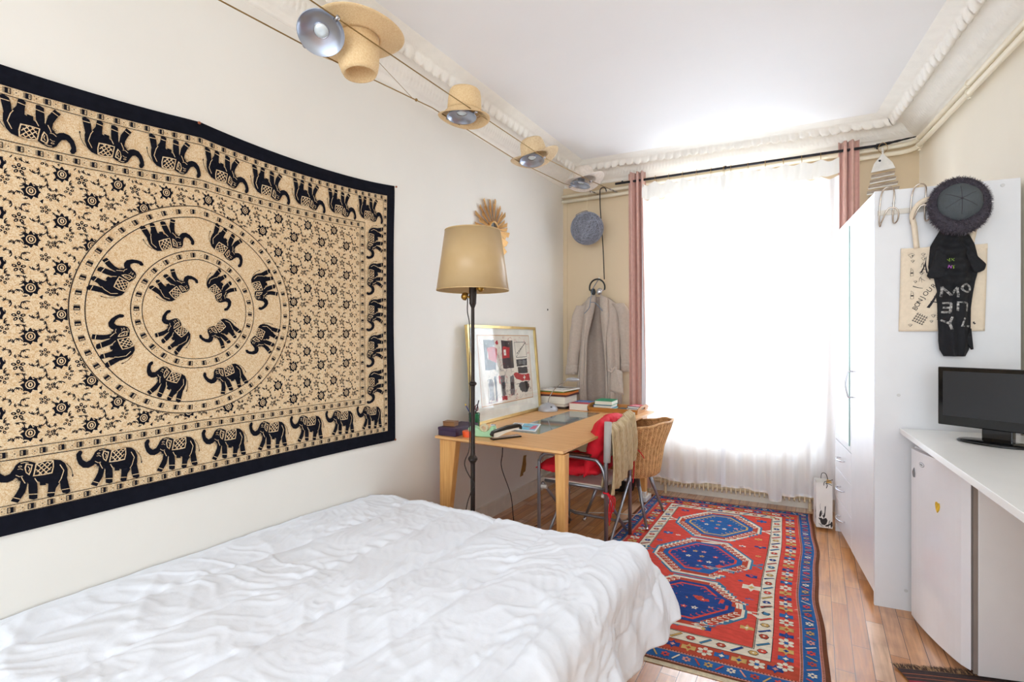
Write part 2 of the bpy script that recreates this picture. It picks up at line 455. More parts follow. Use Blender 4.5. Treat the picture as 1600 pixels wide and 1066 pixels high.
# baseboards
b = MB(); b.box(XL, XL+0.014, YF, 4.54, 0, 0.105); b.box(XL, XL+0.02, YF, 4.54, 0.105, 0.118)
struct(b.build('baseboard_left', mat('baseboard_paint', (224, 218, 206), 0.4)))
b = MB(); bwbox(b, 0.02, WLEN-0.01, -0.014, 0, 0, 0.11); struct(b.build('baseboard_back', MATS['baseboard_paint']))

# torn patch and a drilled hole on the left wall: parts of the wall
b = MB(); pts = [(3.74, .47), (3.79, .475), (3.795, .50), (3.83, .51), (3.845, .58), (3.84, .66), (3.85, .685), (3.80, .69), (3.79, .655), (3.78, .60), (3.755, .53), (3.745, .50)]
b.ext([(y-0.04, (z-0.47)*0.76+0.20) for y, z in pts], lambda a, c, d: (XL+0.0005+d, a, c), 0.001)
b.build('torn_patch', mat('bare_brown_plaster', (150, 112, 58), 0.9, var=0.2, scale=30), wall_left, label='brown torn patch')
b = MB(); b.tube([(XL+0.001, 4.21, 1.62), (XL+0.003, 4.21, 1.62)], 0.009, 12)
b.build('drilled_hole', mat('dark_hole', (40, 30, 28), 0.9), wall_left, label='small dark drilled hole')

# heating pipes
def zp(s): return 2.672+0.058*s/WLEN
for k, (off, zo) in enumerate(((0.0, 0.0), (0.0, 0.05))):
    r = 0.0165
    pts = [bw(0.005, -0.045, zp(0)+zo), bw(1.0, -0.045, zp(1.0)+zo), bw(2.0, -0.045, zp(2.0)+zo)]
    c = corner_pt(0.045, 2)
    cz = 2.73+zo
    pa = bw(WLEN-0.16, -0.045, cz)
    for t in range(7):
        q = t/6; p = pa.lerp(Vector((c.x, c.y, cz)), q); p2 = Vector((c.x, c.y, cz)).lerp(Vector((c.x+RD.x*0.12, c.y+RD.y*0.12, cz)), q)
        pts.append(p.lerp(p2, q))
    e_ = corner_pt(0.045, 3); pts.append(Vector((e_.x, e_.y, cz-0.012)))
    b = MB(); b.tube(pts, r, 12)
    o = b.build('heating_pipe', M_pipe, smooth=True)
    tag(o, ('lower' if k == 0 else 'upper')+' cream heating pipe of the pair running under the ceiling moulding', 'pipe')
def right_pt(d, t, z): p = BR+RD*t+Vector((-0.9923, -0.1236))*d; return Vector((p.x, p.y, z))
for i, t in enumerate((0.17, 1.02, 2.1)):
    b = MB()
    for zo in (0, 0.05):
        ring = [right_pt(0.045+0.019*math.cos(a), t, 2.729+zo+0.019*math.sin(a)) for a in [2*PI*k/12 for k in range(12)]]
        b.tube(ring, 0.004, 6, closed=True)
    b.tube([right_pt(0.045, t, 2.700), right_pt(0.045, t, 2.69)], 0.008)
    b.tube([right_pt(0.001, t, 2.754), right_pt(0.03, t, 2.754)], 0.006)
    o = b.build('pipe_clip', M_pipe, smooth=True)
    tag(o, ('cream pipe clip on the right wall nearest the room corner', 'cream pipe clip midway along the pipes on the right wall', 'cream pipe clip on the right wall pipes nearest the camera')[i], 'clip', 'clips holding the heating pipes')

# radiator under the window
RT = thing('radiator', 'long cream column radiator under the window behind the sheer curtains', 'radiator', bw(1.53, -0.1, 0))
nF = 34; s0, s1 = 0.93, 2.13
for i in range(nF):
    s_ = s0+(s1-s0)*(i+0.5)/nF
    b = MB()
    prof = [(-0.125, .085), (-0.112, .07), (-0.045, .07), (-0.032, .085), (-0.032, .47), (-0.045, .485), (-0.112, .485), (-0.125, .47)]
    vs = [bw(s_-0.006, o_, z) for o_, z in prof]+[bw(s_+0.006, o_, z) for o_, z in prof]
    n = 8
    b.add(vs, [tuple(range(n-1, -1, -1)), tuple(range(n, 2*n))]+[(k, (k+1) % n, n+(k+1) % n, n+k) for k in range(n)])
    b.build('fin', M_rad, RT, bevel=0.003)
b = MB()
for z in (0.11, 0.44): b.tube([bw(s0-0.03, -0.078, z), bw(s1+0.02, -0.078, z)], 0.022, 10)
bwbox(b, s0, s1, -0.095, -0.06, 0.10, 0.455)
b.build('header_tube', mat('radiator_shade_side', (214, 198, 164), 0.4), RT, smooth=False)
for s_ in (s0+0.05, s1-0.05):
    b = MB(); b.tube([bw(s_, -0.078, 0.0), bw(s_, -0.078, 0.11)], 0.012, 8); b.build('foot', M_rad, RT)
b = MB(); b.tube([bw(s0-0.09, -0.078, 0), bw(s0-0.09, -0.078, 0.11), bw(s0-0.02, -0.078, 0.11)], 0.012, 8); b.build('supply_pipe', M_rad, RT)

# ------------------------------------------------------------------ flat patterned cloth (printed or woven motifs, one mesh)
class Pat:
    def __init__(s): s.polys = []      # (layer, material, [(u,v)...])
    def p(s, layer, mi, pts): s.polys.append((layer, mi, pts))
    def rect(s, layer, mi, x0, y0, x1, y1): s.p(layer, mi, [(x0,y0),(x1,y0),(x1,y1),(x0,y1)])
    def line(s, layer, mi, pts, w, w2=None):
        # ribbon made of quads along a polyline
        n = len(pts)
        w2 = w if w2 is None else w2
        L = []; R = []
        for i in range(n):
            a = pts[max(i-1, 0)]; c = pts[min(i+1, n-1)]
            dx, dy = c[0]-a[0], c[1]-a[1]; l = math.hypot(dx, dy) or 1
            h = (w+(w2-w)*i/(n-1))/2
            L.append((pts[i][0]-dy/l*h, pts[i][1]+dx/l*h)); R.append((pts[i][0]+dy/l*h, pts[i][1]-dx/l*h))
        for i in range(n-1): s.p(layer, mi, [L[i], R[i], R[i+1], L[i+1]])
    def ring(s, layer, mi, c, r, w, seg=96):
        for i in range(seg):
            a, b_ = 2*PI*i/seg, 2*PI*(i+1)/seg
            s.p(layer, mi, [(c[0]+(r-w/2)*math.cos(a), c[1]+(r-w/2)*math.sin(a)), (c[0]+(r+w/2)*math.cos(a), c[1]+(r+w/2)*math.sin(a)),
                            (c[0]+(r+w/2)*math.cos(b_), c[1]+(r+w/2)*math.sin(b_)), (c[0]+(r-w/2)*math.cos(b_), c[1]+(r-w/2)*math.sin(b_))])
    def oval(s, layer, mi, c, rx, ry, seg=12, rot=0):
        cr, sr = math.cos(rot), math.sin(rot)
        s.p(layer, mi, [(c[0]+rx*math.cos(t)*cr-ry*math.sin(t)*sr, c[1]+rx*math.cos(t)*sr+ry*math.sin(t)*cr) for t in [2*PI*k/seg for k in range(seg)]])
    def star(s, layer, mi, c, r0, r1, n, rot=0):
        s.p(layer, mi, [(c[0]+(r1 if k % 2 else r0)*math.cos(rot+PI*k/n), c[1]+(r1 if k % 2 else r0)*math.sin(rot+PI*k/n)) for k in range(2*n)])
    def stamp(s, motif, f):
        for l, m, pts in motif.polys: s.p(l, m, [f(x, y) for x, y in pts])
    def mesh(s, name, mats, fn, cell, parent=None, gap=0.0004):
        bm = bmesh.new(); lay = bm.verts.layers.int.new('lay')
        for l, m, pts in s.polys:
            q = []
            for pt in pts:
                if not q or math.hypot(pt[0]-q[-1][0], pt[1]-q[-1][1]) > 1e-6: q.append(pt)
            if len(q) < 3: continue
            vs = []
            for x, y in q:
                v = bm.verts.new((x, y, 0)); v[lay] = l; vs.append(v)
            try: f = bm.faces.new(vs); f.material_index = m
            except ValueError: pass
        if cell:
            xs = [v.co.x for v in bm.verts]; ys = [v.co.y for v in bm.verts]
            x = (math.floor(min(xs)/cell)+1)*cell
            big = [f for f in bm.faces if len(f.verts) > 4 or f.calc_area() > cell*cell*0.2]
            ng = [f for f in bm.faces if len(f.verts) > 4]
            bmesh.ops.triangulate(bm, faces=ng)
            while x < max(xs):
                bmesh.ops.bisect_plane(bm, geom=bm.verts[:]+bm.edges[:]+bm.faces[:], dist=1e-7, plane_co=(x, 0, 0), plane_no=(1, 0, 0)); x += cell
            y = (math.floor(min(ys)/cell)+1)*cell
            while y < max(ys):
                bmesh.ops.bisect_plane(bm, geom=bm.verts[:]+bm.edges[:]+bm.faces[:], dist=1e-7, plane_co=(0, y, 0), plane_no=(0, 1, 0)); y += cell
        # a bisected vertex takes its layer from its face's other corners
        bm.faces.ensure_lookup_table()
        for v in bm.verts:
            mx = v[lay]
            v[lay] = mx
        for f in bm.faces:
            L = max(v[lay] for v in f.verts)
            for v in f.verts: v[lay] = L
        for v in bm.verts: v.co = fn(v.co.x, v.co.y, v[lay]*gap)
        me = bpy.data.meshes.new(name); bm.to_mesh(me); bm.free()
        for m in mats: me.materials.append(m)
        o = bpy.data.objects.new(name, me); COL.objects.link(o)
        if parent: o.parent = parent
        return o

# ---- the elephant print, traced facing left with its feet down; unit: metres at border size
def elephant():
    P = Pat()
    def T(pts): return [((x-410)*0.00083, (880-(y+0.18*(x-345)))*0.00090) for x, y in pts]
    K, C = 1, 0
    body = [(298,742),(306,739),(311,747),(306,760),(311,775),(323,784),(336,777),(345,762),(352,747),(362,737),(378,732),(395,735),(412,742),
            (440,731),(462,729),(482,731),(496,743),(504,765),(504,790),(500,806),(485,818),(478,812),(466,808),(456,815),(447,818),(438,815),(425,812),(412,806),
            (395,812),(378,810),(366,806),(360,797),(352,792),(344,800),(330,807),(312,806),(298,792),(291,772),(290,755)]
    P.p(12, K, T(body))
    P.p(12, K, T([(366,800),(385,812),(378,845),(358,880),(338,872),(352,848),(362,826)]))
    P.p(12, K, T([(386,808),(412,804),(414,835),(413,868),(402,872),(389,868),(388,840)]))
    P.p(12, K, T([(445,812),(474,800),(478,818),(468,835),(463,862),(452,868),(441,862),(444,838)]))
    P.p(12, K, T([(480,805),(502,796),(507,820),(513,850),(503,857),(488,853),(482,835)]))
    P.p(12, K, T([(420,808),(438,812),(438,822),(420,822)]))
    # white foot rings, leg lines
    for a, c in (((346,860),(364,867)), ((388,852),(414,852)), ((441,850),(464,850)), ((486,842),(511,838))):
        P.line(13, C, T([a, c]), 0.0022)
    for pts in (((378,812),(372,800),(368,790)), ((386,815),(384,845)), ((476,815),(484,800),(492,770),(480,748)), ((414,812),(405,795))):
        P.line(13, C, T(pts), 0.0022)
    # blanket with lattice
    P.p(13, C, T([(408,742),(436,731),(461,731),(462,755),(457,779),(430,785),(400,788),(404,765)]))
    P.p(14, K, T([(411,745),(437,735),(458,735),(458,756),(454,775),(430,781),(404,784),(408,765)]))
    def bl(u, v): # inside blanket
        a = (411+(459-411)*u, 744+(734-744)*u); c = (404+(454-404)*u, 784+(776-784)*u)
        return (a[0]+(c[0]-a[0])*v, a[1]+(c[1]-a[1])*v)
    for k in range(-2, 4):
        for sg in (1, -1):
            u0 = k/3.0
            pts = []
            for j in range(5):
                v = j/4; u = u0+v*0.75 if sg == 1 else 1-u0-v*0.75
                if -0.001 <= u <= 1.001: pts.append(bl(u, v))
            if len(pts) > 1: P.line(15, C, T(pts), 0.0026)
    # ear, eye, forehead
    P.p(13, C, T([(380,742),(400,746),(396,768),(390,784),(380,775),(376,758)]))
    P.p(14, K, T([(383,746),(396,749),(393,766),(388,778),(382,772),(380,758)]))
    P.line(15, C, T([(386,752),(391,760),(388,770)]), 0.002)
    P.oval(13, C, T([(364,752)])[0], 0.0045, 0.0028); P.oval(14, K, T([(364,752)])[0], 0.0028, 0.0016)
    P.line(13, C, T([(366,741),(376,738),(388,740)]), 0.0018); P.line(13, C, T([(357,762),(366,760),(372,764)]), 0.0015)
    P.line(13, C, T([(352,782),(362,788),(372,786)]), 0.0018)
    for a in ((350,806),(356,810),(362,812)): P.line(12, K, T([(362,794), a]), 0.002, 0.0008)
    # tail
    P.line(12, K, T([(500,744),(510,756),(517,770),(520,788)]), 0.0018)
    P.oval(12, K, T([(520,790)])[0], 0.002, 0.005)
    return P
EL = elephant()
EW, EH = 0.165, 0.135

def band_motif():
    # one repeat of the dotted comb band, 0.05 long, 0.03 high, centred
    P = Pat(); K, C = 1, 0
    P.rect(9, K, -0.011, -0.009, 0.004, 0.009); P.rect(10, C, -0.003, -0.0065, 0.0015, 0.0065); P.rect(11, K, -0.0012, -0.0045, 0.0003, 0.0045)
    for y in (-0.0068, -0.0035, 0, 0.0035, 0.0068): P.rect(9, K, -0.0165, y-0.0008, -0.010, y+0.0008)
    for x, y, r in ((0.0165, 0, 0.0022), (0.011, 0.006, 0.0012), (0.011, -0.006, 0.0012), (0.022, 0.006, 0.0012), (0.022, -0.006, 0.0012), (0.0165, 0.009, 0.001), (0.0165, -0.009, 0.001)):
        P.star(9, K, (x, y), r, r*0.8, 3)
    return P
BM = band_motif()

TW, THH = 2.234, 1.47        # tapestry size
TY0, TZ0 = -0.017, 0.760
def top_z(Y):
    return 2.218+(0.026*(Y-1.11)/1.1 if Y > 1.11 else -0.012*(1.11-Y)/1.1)-0.034*abs(math.sin(PI*(Y-1.113)/1.107))**0.85
def tap(u, v, off):
    Y = TY0+u
    t = v/THH
    k = 0.006*math.sin(t*9+1)+0.004*math.sin(u*13+t*4)
    Yb = Y-0.012*math.sin(PI*t)*max(0, (u-1.9)/0.334)
    x = XL+0.012+0.004*noise.noise(Vector((u*3, v*2.5, 0)))+0.003*math.sin(u*6+v*3)+off
    if v > THH-0.04: x -= 0.004*(v-THH+0.04)/0.04
    z = TZ0-0.006*math.sin(PI*u/TW*2)*(1-t)+t*(top_z(Y)-TZ0)
    return Vector((x, Yb, z))
P = Pat(); K, C = 1, 0
n_ = 56
P.rect(0, K, 0, 0, TW, THH)
m0 = 0.062
P.rect(1, C, m0, m0, TW-m0, THH-m0)
def frame_line(x0, w=0.0022, L=9):
    P.rect(L, K, x0, x0, TW-x0, x0+w); P.rect(L, K, x0, THH-x0-w, TW-x0, THH-x0); P.rect(L, K, x0, x0, x0+w, THH-x0); P.rect(L, K, TW-x0-w, x0, TW-x0, THH-x0)
d1, d2, d3 = m0+0.030, m0+0.030+0.142, m0+0.030+0.142+0.034
frame_line(m0+0.001); frame_line(d1); frame_line(d2, 0.0026); frame_line(d3)
def band(x0):
    n = round((TW-2*x0)/0.047)
    for i in range(n):
        x = x0+(TW-2*x0)*(i+0.5)/n
        P.stamp(BM, lambda a, c: (x-a*0.95, x0+c)); P.stamp(BM, lambda a, c: (x+a*0.95, THH-x0+c))
    n = round((THH-2*x0)/0.047)
    for i in range(n):
        y = x0+(THH-2*x0)*(i+0.5)/n
        P.stamp(BM, lambda a, c: (x0+c, y+a*0.95)); P.stamp(BM, lambda a, c: (TW-x0+c, y-a*0.95))
band(m0+0.0155); band(d2+0.018)
# border elephants
yb = d1+0.006
for i in range(11):
    cx = 2.02-TY0-0.2*i
    if cx < 0.14: continue
    P.stamp(EL, lambda a, c: (cx+a, yb+c)); P.stamp(EL, lambda a, c: (cx-a, THH-yb-c))
for i in range(5):
    cy = 0.335+0.2*i
    P.stamp(EL, lambda a, c: (TW-yb-c*0.95, cy+a)); P.stamp(EL, lambda a, c: (yb+c*0.95, cy-a))
# flowered field
def field_tile():
    Q = Pat()
    def flower(cx, cy, r):
        Q.p(2, K, [(cx+r*(1+0.22*math.cos(8*t))*math.cos(t), cy+1.15*r*(1+0.22*math.cos(8*t))*math.sin(t)) for t in [2*PI*k/32 for k in range(32)]])
        Q.oval(3, C, (cx, cy), r*0.62, r*0.72, 12); Q.oval(4, K, (cx, cy), r*0.48, r*0.58, 12); Q.oval(5, C, (cx, cy), r*0.30, r*0.42, 10); Q.oval(6, K, (cx, cy), r*0.10, r*0.26, 8)
    def daisy(cx, cy, r, n=5, rot=0):
        for k in range(n):
            t = rot+2*PI*k/n
            Q.oval(2, K, (cx+r*0.62*math.cos(t), cy+r*0.62*math.sin(t)), r*0.40, r*0.28, 8, t)
            Q.oval(3, C, (cx+r*0.66*math.cos(t), cy+r*0.66*math.sin(t)), r*0.16, r*0.09, 6, t)
        Q.oval(3, C, (cx, cy), r*0.17, r*0.17, 6); Q.oval(4, K, (cx, cy), r*0.10, r*0.10, 6)
    def leaf(x, y, t, r=0.0066):
        for dt in (-0.9, 0, 0.9):
            Q.p(2, K, [(x, y), (x+r*0.7*math.cos(t+dt-0.4), y+r*0.7*math.sin(t+dt-0.4)), (x+r*1.35*math.cos(t+dt), y+r*1.35*math.sin(t+dt)), (x+r*0.7*math.cos(t+dt+0.4), y+r*0.7*math.sin(t+dt+0.4))])
    def curl(cx, cy, r, a0, a1, leaves=3):
        n = 9; pts = []
        for k in range(n+1):
            t = a0+(a1-a0)*k/n; q = r*(1-0.35*k/n); pts.append((cx+q*math.cos(t), cy+q*math.sin(t)))
        Q.line(2, K, pts, 0.0030, 0.0020)
        for k in range(leaves):
            j = int((k+1)*n/(leaves+0.3)); j = min(j, n); x, y = pts[j]; t = a0+(a1-a0)*j/n
            leaf(x, y, t+(0.5 if k % 2 else 2.6))
    flower(0.040, 0.040, 0.0200); flower(0.116, 0.112, 0.0195)
    daisy(0.012, 0.104, 0.0175, 5, 0.3); daisy(0.088, 0.030, 0.0135, 5, 0.9); daisy(0.074, 0.142, 0.0145, 5, 0.1); daisy(0.134, 0.060, 0.0140, 4, 0.4)
    curl(0.062, 0.078, 0.022, -2.4, 1.6, 4); curl(0.112, 0.030, 0.016, 0.5, 4.2, 3); curl(0.030, 0.138, 0.016, 1.0, 5.2, 3); curl(0.140, 0.145, 0.013, -1, 2.6, 2)
    curl(0.092, 0.062, 0.013, 2.6, 6.4, 2); curl(0.012, 0.066, 0.017, -1.5, 2.0, 3); curl(0.146, 0.086, 0.012, 2.0, 5.0, 2); curl(0.050, 0.112, 0.014, 3.4, 6.8, 3); curl(0.010, 0.022, 0.012, 0.2, 3.5, 2)
    Q.p(2, K, [(0.060, 0.012), (0.070, 0.020), (0.068, 0.004)]); Q.p(2, K, [(0.094, 0.086), (0.106, 0.088), (0.098, 0.096)])
    for x, y, t in ((0.020, 0.084, 1), (0.082, 0.100, 2.2), (0.104, 0.142, 0.4), (0.124, 0.010, 5), (0.064, 0.058, 4), (0.140, 0.116, 3), (0.028, 0.010, 1.8), (0.150, 0.024, 2.4), (0.002, 0.132, 0.2), (0.098, 0.134, 3.8)): leaf(x, y, t)
    return Q
FT = field_tile()
fx0, fy0, fx1, fy1 = d3+0.004, d3+0.004, TW-d3-0.004, THH-d3-0.004
MC = (1.11-TY0, 0.715)
tl = 0.156
for i in range(int((fx1-fx0)/tl)+1):
    for j in range(int((fy1-fy0)/tl)+1):
        ox, oy = fx0+i*tl, fy0+j*tl
        for l, m, pts in FT.polys:
            q = [(ox+x, oy+y) for x, y in pts]
            if min(x for x, y in q) < fx0 or max(x for x, y in q) > fx1 or min(y for x, y in q) < fy0 or max(y for x, y in q) > fy1: continue
            if max(math.hypot(x-MC[0], y-MC[1]) for x, y in q) < 0.40: continue
            P.p(l, m, q)
# medallion
P.oval(7, C, MC, 0.412, 0.412, 96)
for r, w in ((0.410, 0.003), (0.366, 0.003), (0.234, 0.003), (0.198, 0.0026)): P.ring(9, K, MC, r, w)
def polar(cx, cy, r, th, f=1.0):
    def g(a, c):   # a along the tangent, c outward-negative (feet outward)
        rr = r-c; t = th-a/r
        return (cx+rr*math.cos(t), cy+rr*math.sin(t))
    return g
for r, n in ((0.388, 46), (0.216, 26)):
    for i in range(n):
        th = 2*PI*i/n
        P.stamp(BM, lambda a, c: (MC[0]+(r+c)*math.cos(th+a*0.98/r), MC[1]+(r+c)*math.sin(th+a*0.98/r)))
def place_rot(cx, cy, th, sc):
    # feet point outward along th
    ox, oy = math.cos(th), math.sin(th)
    tx, ty = -oy, ox
    def g(a, c):
        c = (c-0.067)*sc; a = a*sc
        return (cx-ox*c+tx*a*1.0, cy-oy*c+ty*a*1.0)
    return g
for i in range(8):
    th = PI/8+i*PI/4
    P.stamp(EL, place_rot(MC[0]+0.301*math.cos(th), MC[1]+0.301*math.sin(th), th, 0.88))
for i in range(4):
    th = PI/4+i*PI/2
    P.stamp(EL, place_rot(MC[0]+0.128*math.cos(th), MC[1]+0.128*math.sin(th), th, 0.80))
M_lin = linen_mat('ecru_print_cloth', (224, 202, 168), (198, 158, 112))
M_ink = mat('black_print_cloth', (20, 21, 30), 0.95, var=0.15, scale=40, spec=0.1)
tp = P.mesh('wall_tapestry', [M_lin, M_ink], tap, 0.06)
tag(tp, 'large black and ecru elephant print tapestry pinned to the left wall', 'tapestry')
for i, (y, z) in enumerate(((1.113, 2.208), (2.222, 2.238), (2.214, 0.765))):
    b = MB(); b.ball((XL+0.017, y, z), 0.005, 0.006, 0.006, 10)
    b.tube([(XL+0.001, y, z), (XL+0.014, y, z)], 0.0012, 6)
    o = b.build('push_pin', mat('copper_pin', (150, 84, 54), 0.4, 0.5), smooth=True)
    tag(o, ('copper pin holding the tapestry in the middle of its top edge', 'copper pin at the top right corner of the tapestry', 'copper pin at the bottom right corner of the tapestry')[i], 'pin', 'pins holding the tapestry')

# ------------------------------------------------------------------ the big kilim-style rug
RW, RLn = 1.22, 2.36
NLc, NRc, FRc, FLc = Vector((-1.19, 2.10)), Vector((0.045, 2.21)), Vector((-0.012, 4.56)), Vector((-1.222, 4.43))
def rug(u, v, off):
    s, t = u/RW, v/RLn
    wob = 0.010*math.sin(v*5.0)*sm((s-0.6)/0.4)+0.003*math.sin(v*13)*sm((s-0.8)/0.2)
    p = (NLc*(1-s)+NRc*s)*(1-t)+(FLc*(1-s)+FRc*s)*t
    z = 0.0065+0.0022*noise.noise(Vector((u*3, v*3, 2)))
    for (v0, amp, sl, lo) in ((0.62, 0.010, 0.10, 0.3), (1.02, 0.008, -0.06, 0.35), (1.45, 0.004, 0.1, 0.2), (0.33, 0.007, 0.14, 0.45)):
        d = (v-v0-sl*(u-0.6)-0.012*math.sin(u*6))/0.028
        z += amp*math.exp(-d*d)*sm((s-lo)/0.25)*(1-sm((s-0.80)/0.18)*0.9)
    return Vector((p.x+wob, p.y, z+off))
cols = dict(red=(212, 78, 66), brick=(184, 76, 56), blue=(48, 98, 158), navy=(42, 72, 136), teal=(70, 124, 156), ivory=(226, 216, 196), brown=(110, 66, 44), gold=(204, 166, 100), pink=(216, 150, 136), dark=(40, 34, 48))
ck = list(cols)
M_rug = [mat('rug_wool_'+k, cols[k], 0.95, var=0.10, scale=26, bump=0.5, bscale=420, stretch=(1, 2.4, 1), spec=0.1) for k in ck]
I = {k: i for i, k in enumerate(ck)}
P = Pat()
P.rect(0, I['brown'], 0, 0.0, RW, RLn)
def rframe(L, c, i0, i1, e0=None, e1=None):
    e0 = i0 if e0 is None else e0; e1 = i1 if e1 is None else e1
    P.rect(L, I[c], i0, e0, RW-i0, RLn-e0)
rframe(1, 'pink', 0.018, 0, 0.012); rframe(2, 'blue', 0.030, 0, 0.020); rframe(3, 'pink', 0.092, 0, 0.085); rframe(4, 'red', 0.104, 0, 0.095)
P.rect(5, I['brick'], 0.104, 0.095, RW-0.104, 0.195)
rframe(6, 'dark', 0.204, 0, 0.186); rframe(7, 'ivory', 0.207, 0, 0.189); rframe(8, 'dark', 0.270, 0, 0.254); rframe(9, 'ivory', 0.273, 0, 0.257)
rframe(10, 'brown', 0.275, 0, 0.259); rframe(11, 'red', 0.279, 0, 0.263)
# dashed guard stripes
def dashes(i0, e0, w, c, step=0.012, L=12):
    y = e0
    while y < RLn-e0:
        P.rect(L, I[c], i0, y, i0+w, y+step*0.45); P.rect(L, I[c], RW-i0-w, y, RW-i0, y+step*0.45); y += step
    x = i0
    while x < RW-i0:
        P.rect(L, I[c], x, e0, x+step*0.45, e0+w); P.rect(L, I[c], x, RLn-e0-w, x+step*0.45, RLn-e0); x += step
dashes(0.020, 0.013, 0.007, 'brown'); dashes(0.094, 0.087, 0.007, 'brown')
def rosette(c, r, col, ctr, n=8, L=12):
    P.star(L, I[col], c, r, r*0.5, n, PI/n); P.star(L+1, I[ctr], c, r*0.36, r*0.22, 4)
def flower6(c, r, col, ctr):
    for k in range(6):
        t = PI/6+k*PI/3; P.oval(12, I[col], (c[0]+r*0.62*math.cos(t), c[1]+r*0.62*math.sin(t)), r*0.36, r*0.28, 8, t)
    P.oval(13, I[ctr], c, r*0.3, r*0.3, 6)
# border motifs, walked round the rectangle: side(i, e) gives positions
def walk(i0, e0, step):
    out = []
    n = int((RLn-2*e0)/step)
    for k in range(n):
        y = e0+(RLn-2*e0)*(k+0.5)/n; out.append((RW-i0, y, 0)); out.append((i0, y, 0))
    n = int((RW-2*i0)/step)
    for k in range(n):
        x = i0+(RW-2*i0)*(k+0.5)/n; out.append((x, e0, 1)); out.append((x, RLn-e0, 1))
    return out
rr = random.Random(3)
cyc = [('ivory', 'red'), ('blue', 'ivory'), ('gold', 'navy'), ('ivory', 'blue'), ('navy', 'pink'), ('gold', 'brick')]
for k, (x, y, h) in enumerate(walk(0.154, 0.142, 0.062)):
    c, d_ = cyc[(k//2) % 6]
    if k % 3: rosette((x, y), 0.033, c, d_, 6)
    else: flower6((x, y), 0.034, c, d_)
for k, (x, y, h) in enumerate(walk(0.061, 0.053, 0.042)):
    q = (k//2) % 2
    c = ['gold', 'red', 'ivory', 'pink', 'brick'][(k//2) % 5]
    if q:
        a = [(-0.020, -0.012), (0.020, 0.012)] if (k//4) % 2 else [(-0.020, 0.012), (0.020, -0.012)]
        P.line(12, I[c], [(x+p[0], y+p[1]) if not h else (x+p[1], y+p[0]) for p in a], 0.007)
    else:
        flower6((x, y), 0.019, c, 'navy')
for k, (x, y, h) in enumerate(walk(0.240, 0.222, 0.058)):
    q = (k//2) % 2; c = ['red', 'teal', 'brick', 'navy', 'gold'][(k//2) % 5]
    if q:
        a = [(-0.024, -0.020), (0.024, 0.020)]
        pts = [(x+p[0], y+p[1]) if not h else (x+p[1], y+p[0]) for p in a]
        P.line(12, I['dark'], pts, 0.014); P.line(13, I[c], pts, 0.010)
    else:
        P.oval(12, I['dark'], (x, y), 0.021, 0.019, 6); P.oval(13, I[c], (x, y), 0.018, 0.016, 6); P.star(14, I['ivory'], (x, y), 0.007, 0.004, 4)
# medallions
def hexa(c, hw, hh, fl): return [(c[0]-hw, c[1]), (c[0]-hw, c[1]-hh*0.12), (c[0]-fl, c[1]-hh), (c[0]+fl, c[1]-hh), (c[0]+hw, c[1]-hh*0.12), (c[0]+hw, c[1]+hh*0.12), (c[0]+fl, c[1]+hh), (c[0]-fl, c[1]+hh), (c[0]-hw, c[1]+hh*0.12)]
def stair(c, hw, hh, fl, n, st):
    # stepped hexagon outline
    Q = []
    for k in range(n):
        x0 = hw-(hw-fl)*k/n; x1 = hw-(hw-fl)*(k+1)/n; y0 = hh*0.14+(hh-hh*0.14)*k/n; y1 = hh*0.14+(hh-hh*0.14)*(k+1)/n
        Q += [(x0, y0), (x0, y1), (x1, y1)]
    full = Q + [(-x, y) for x, y in reversed(Q)] + [(-x, -y) for x, y in Q] + [(x, -y) for x, y in reversed(Q)]
    return [(c[0]+x, c[1]+y) for x, y in full]
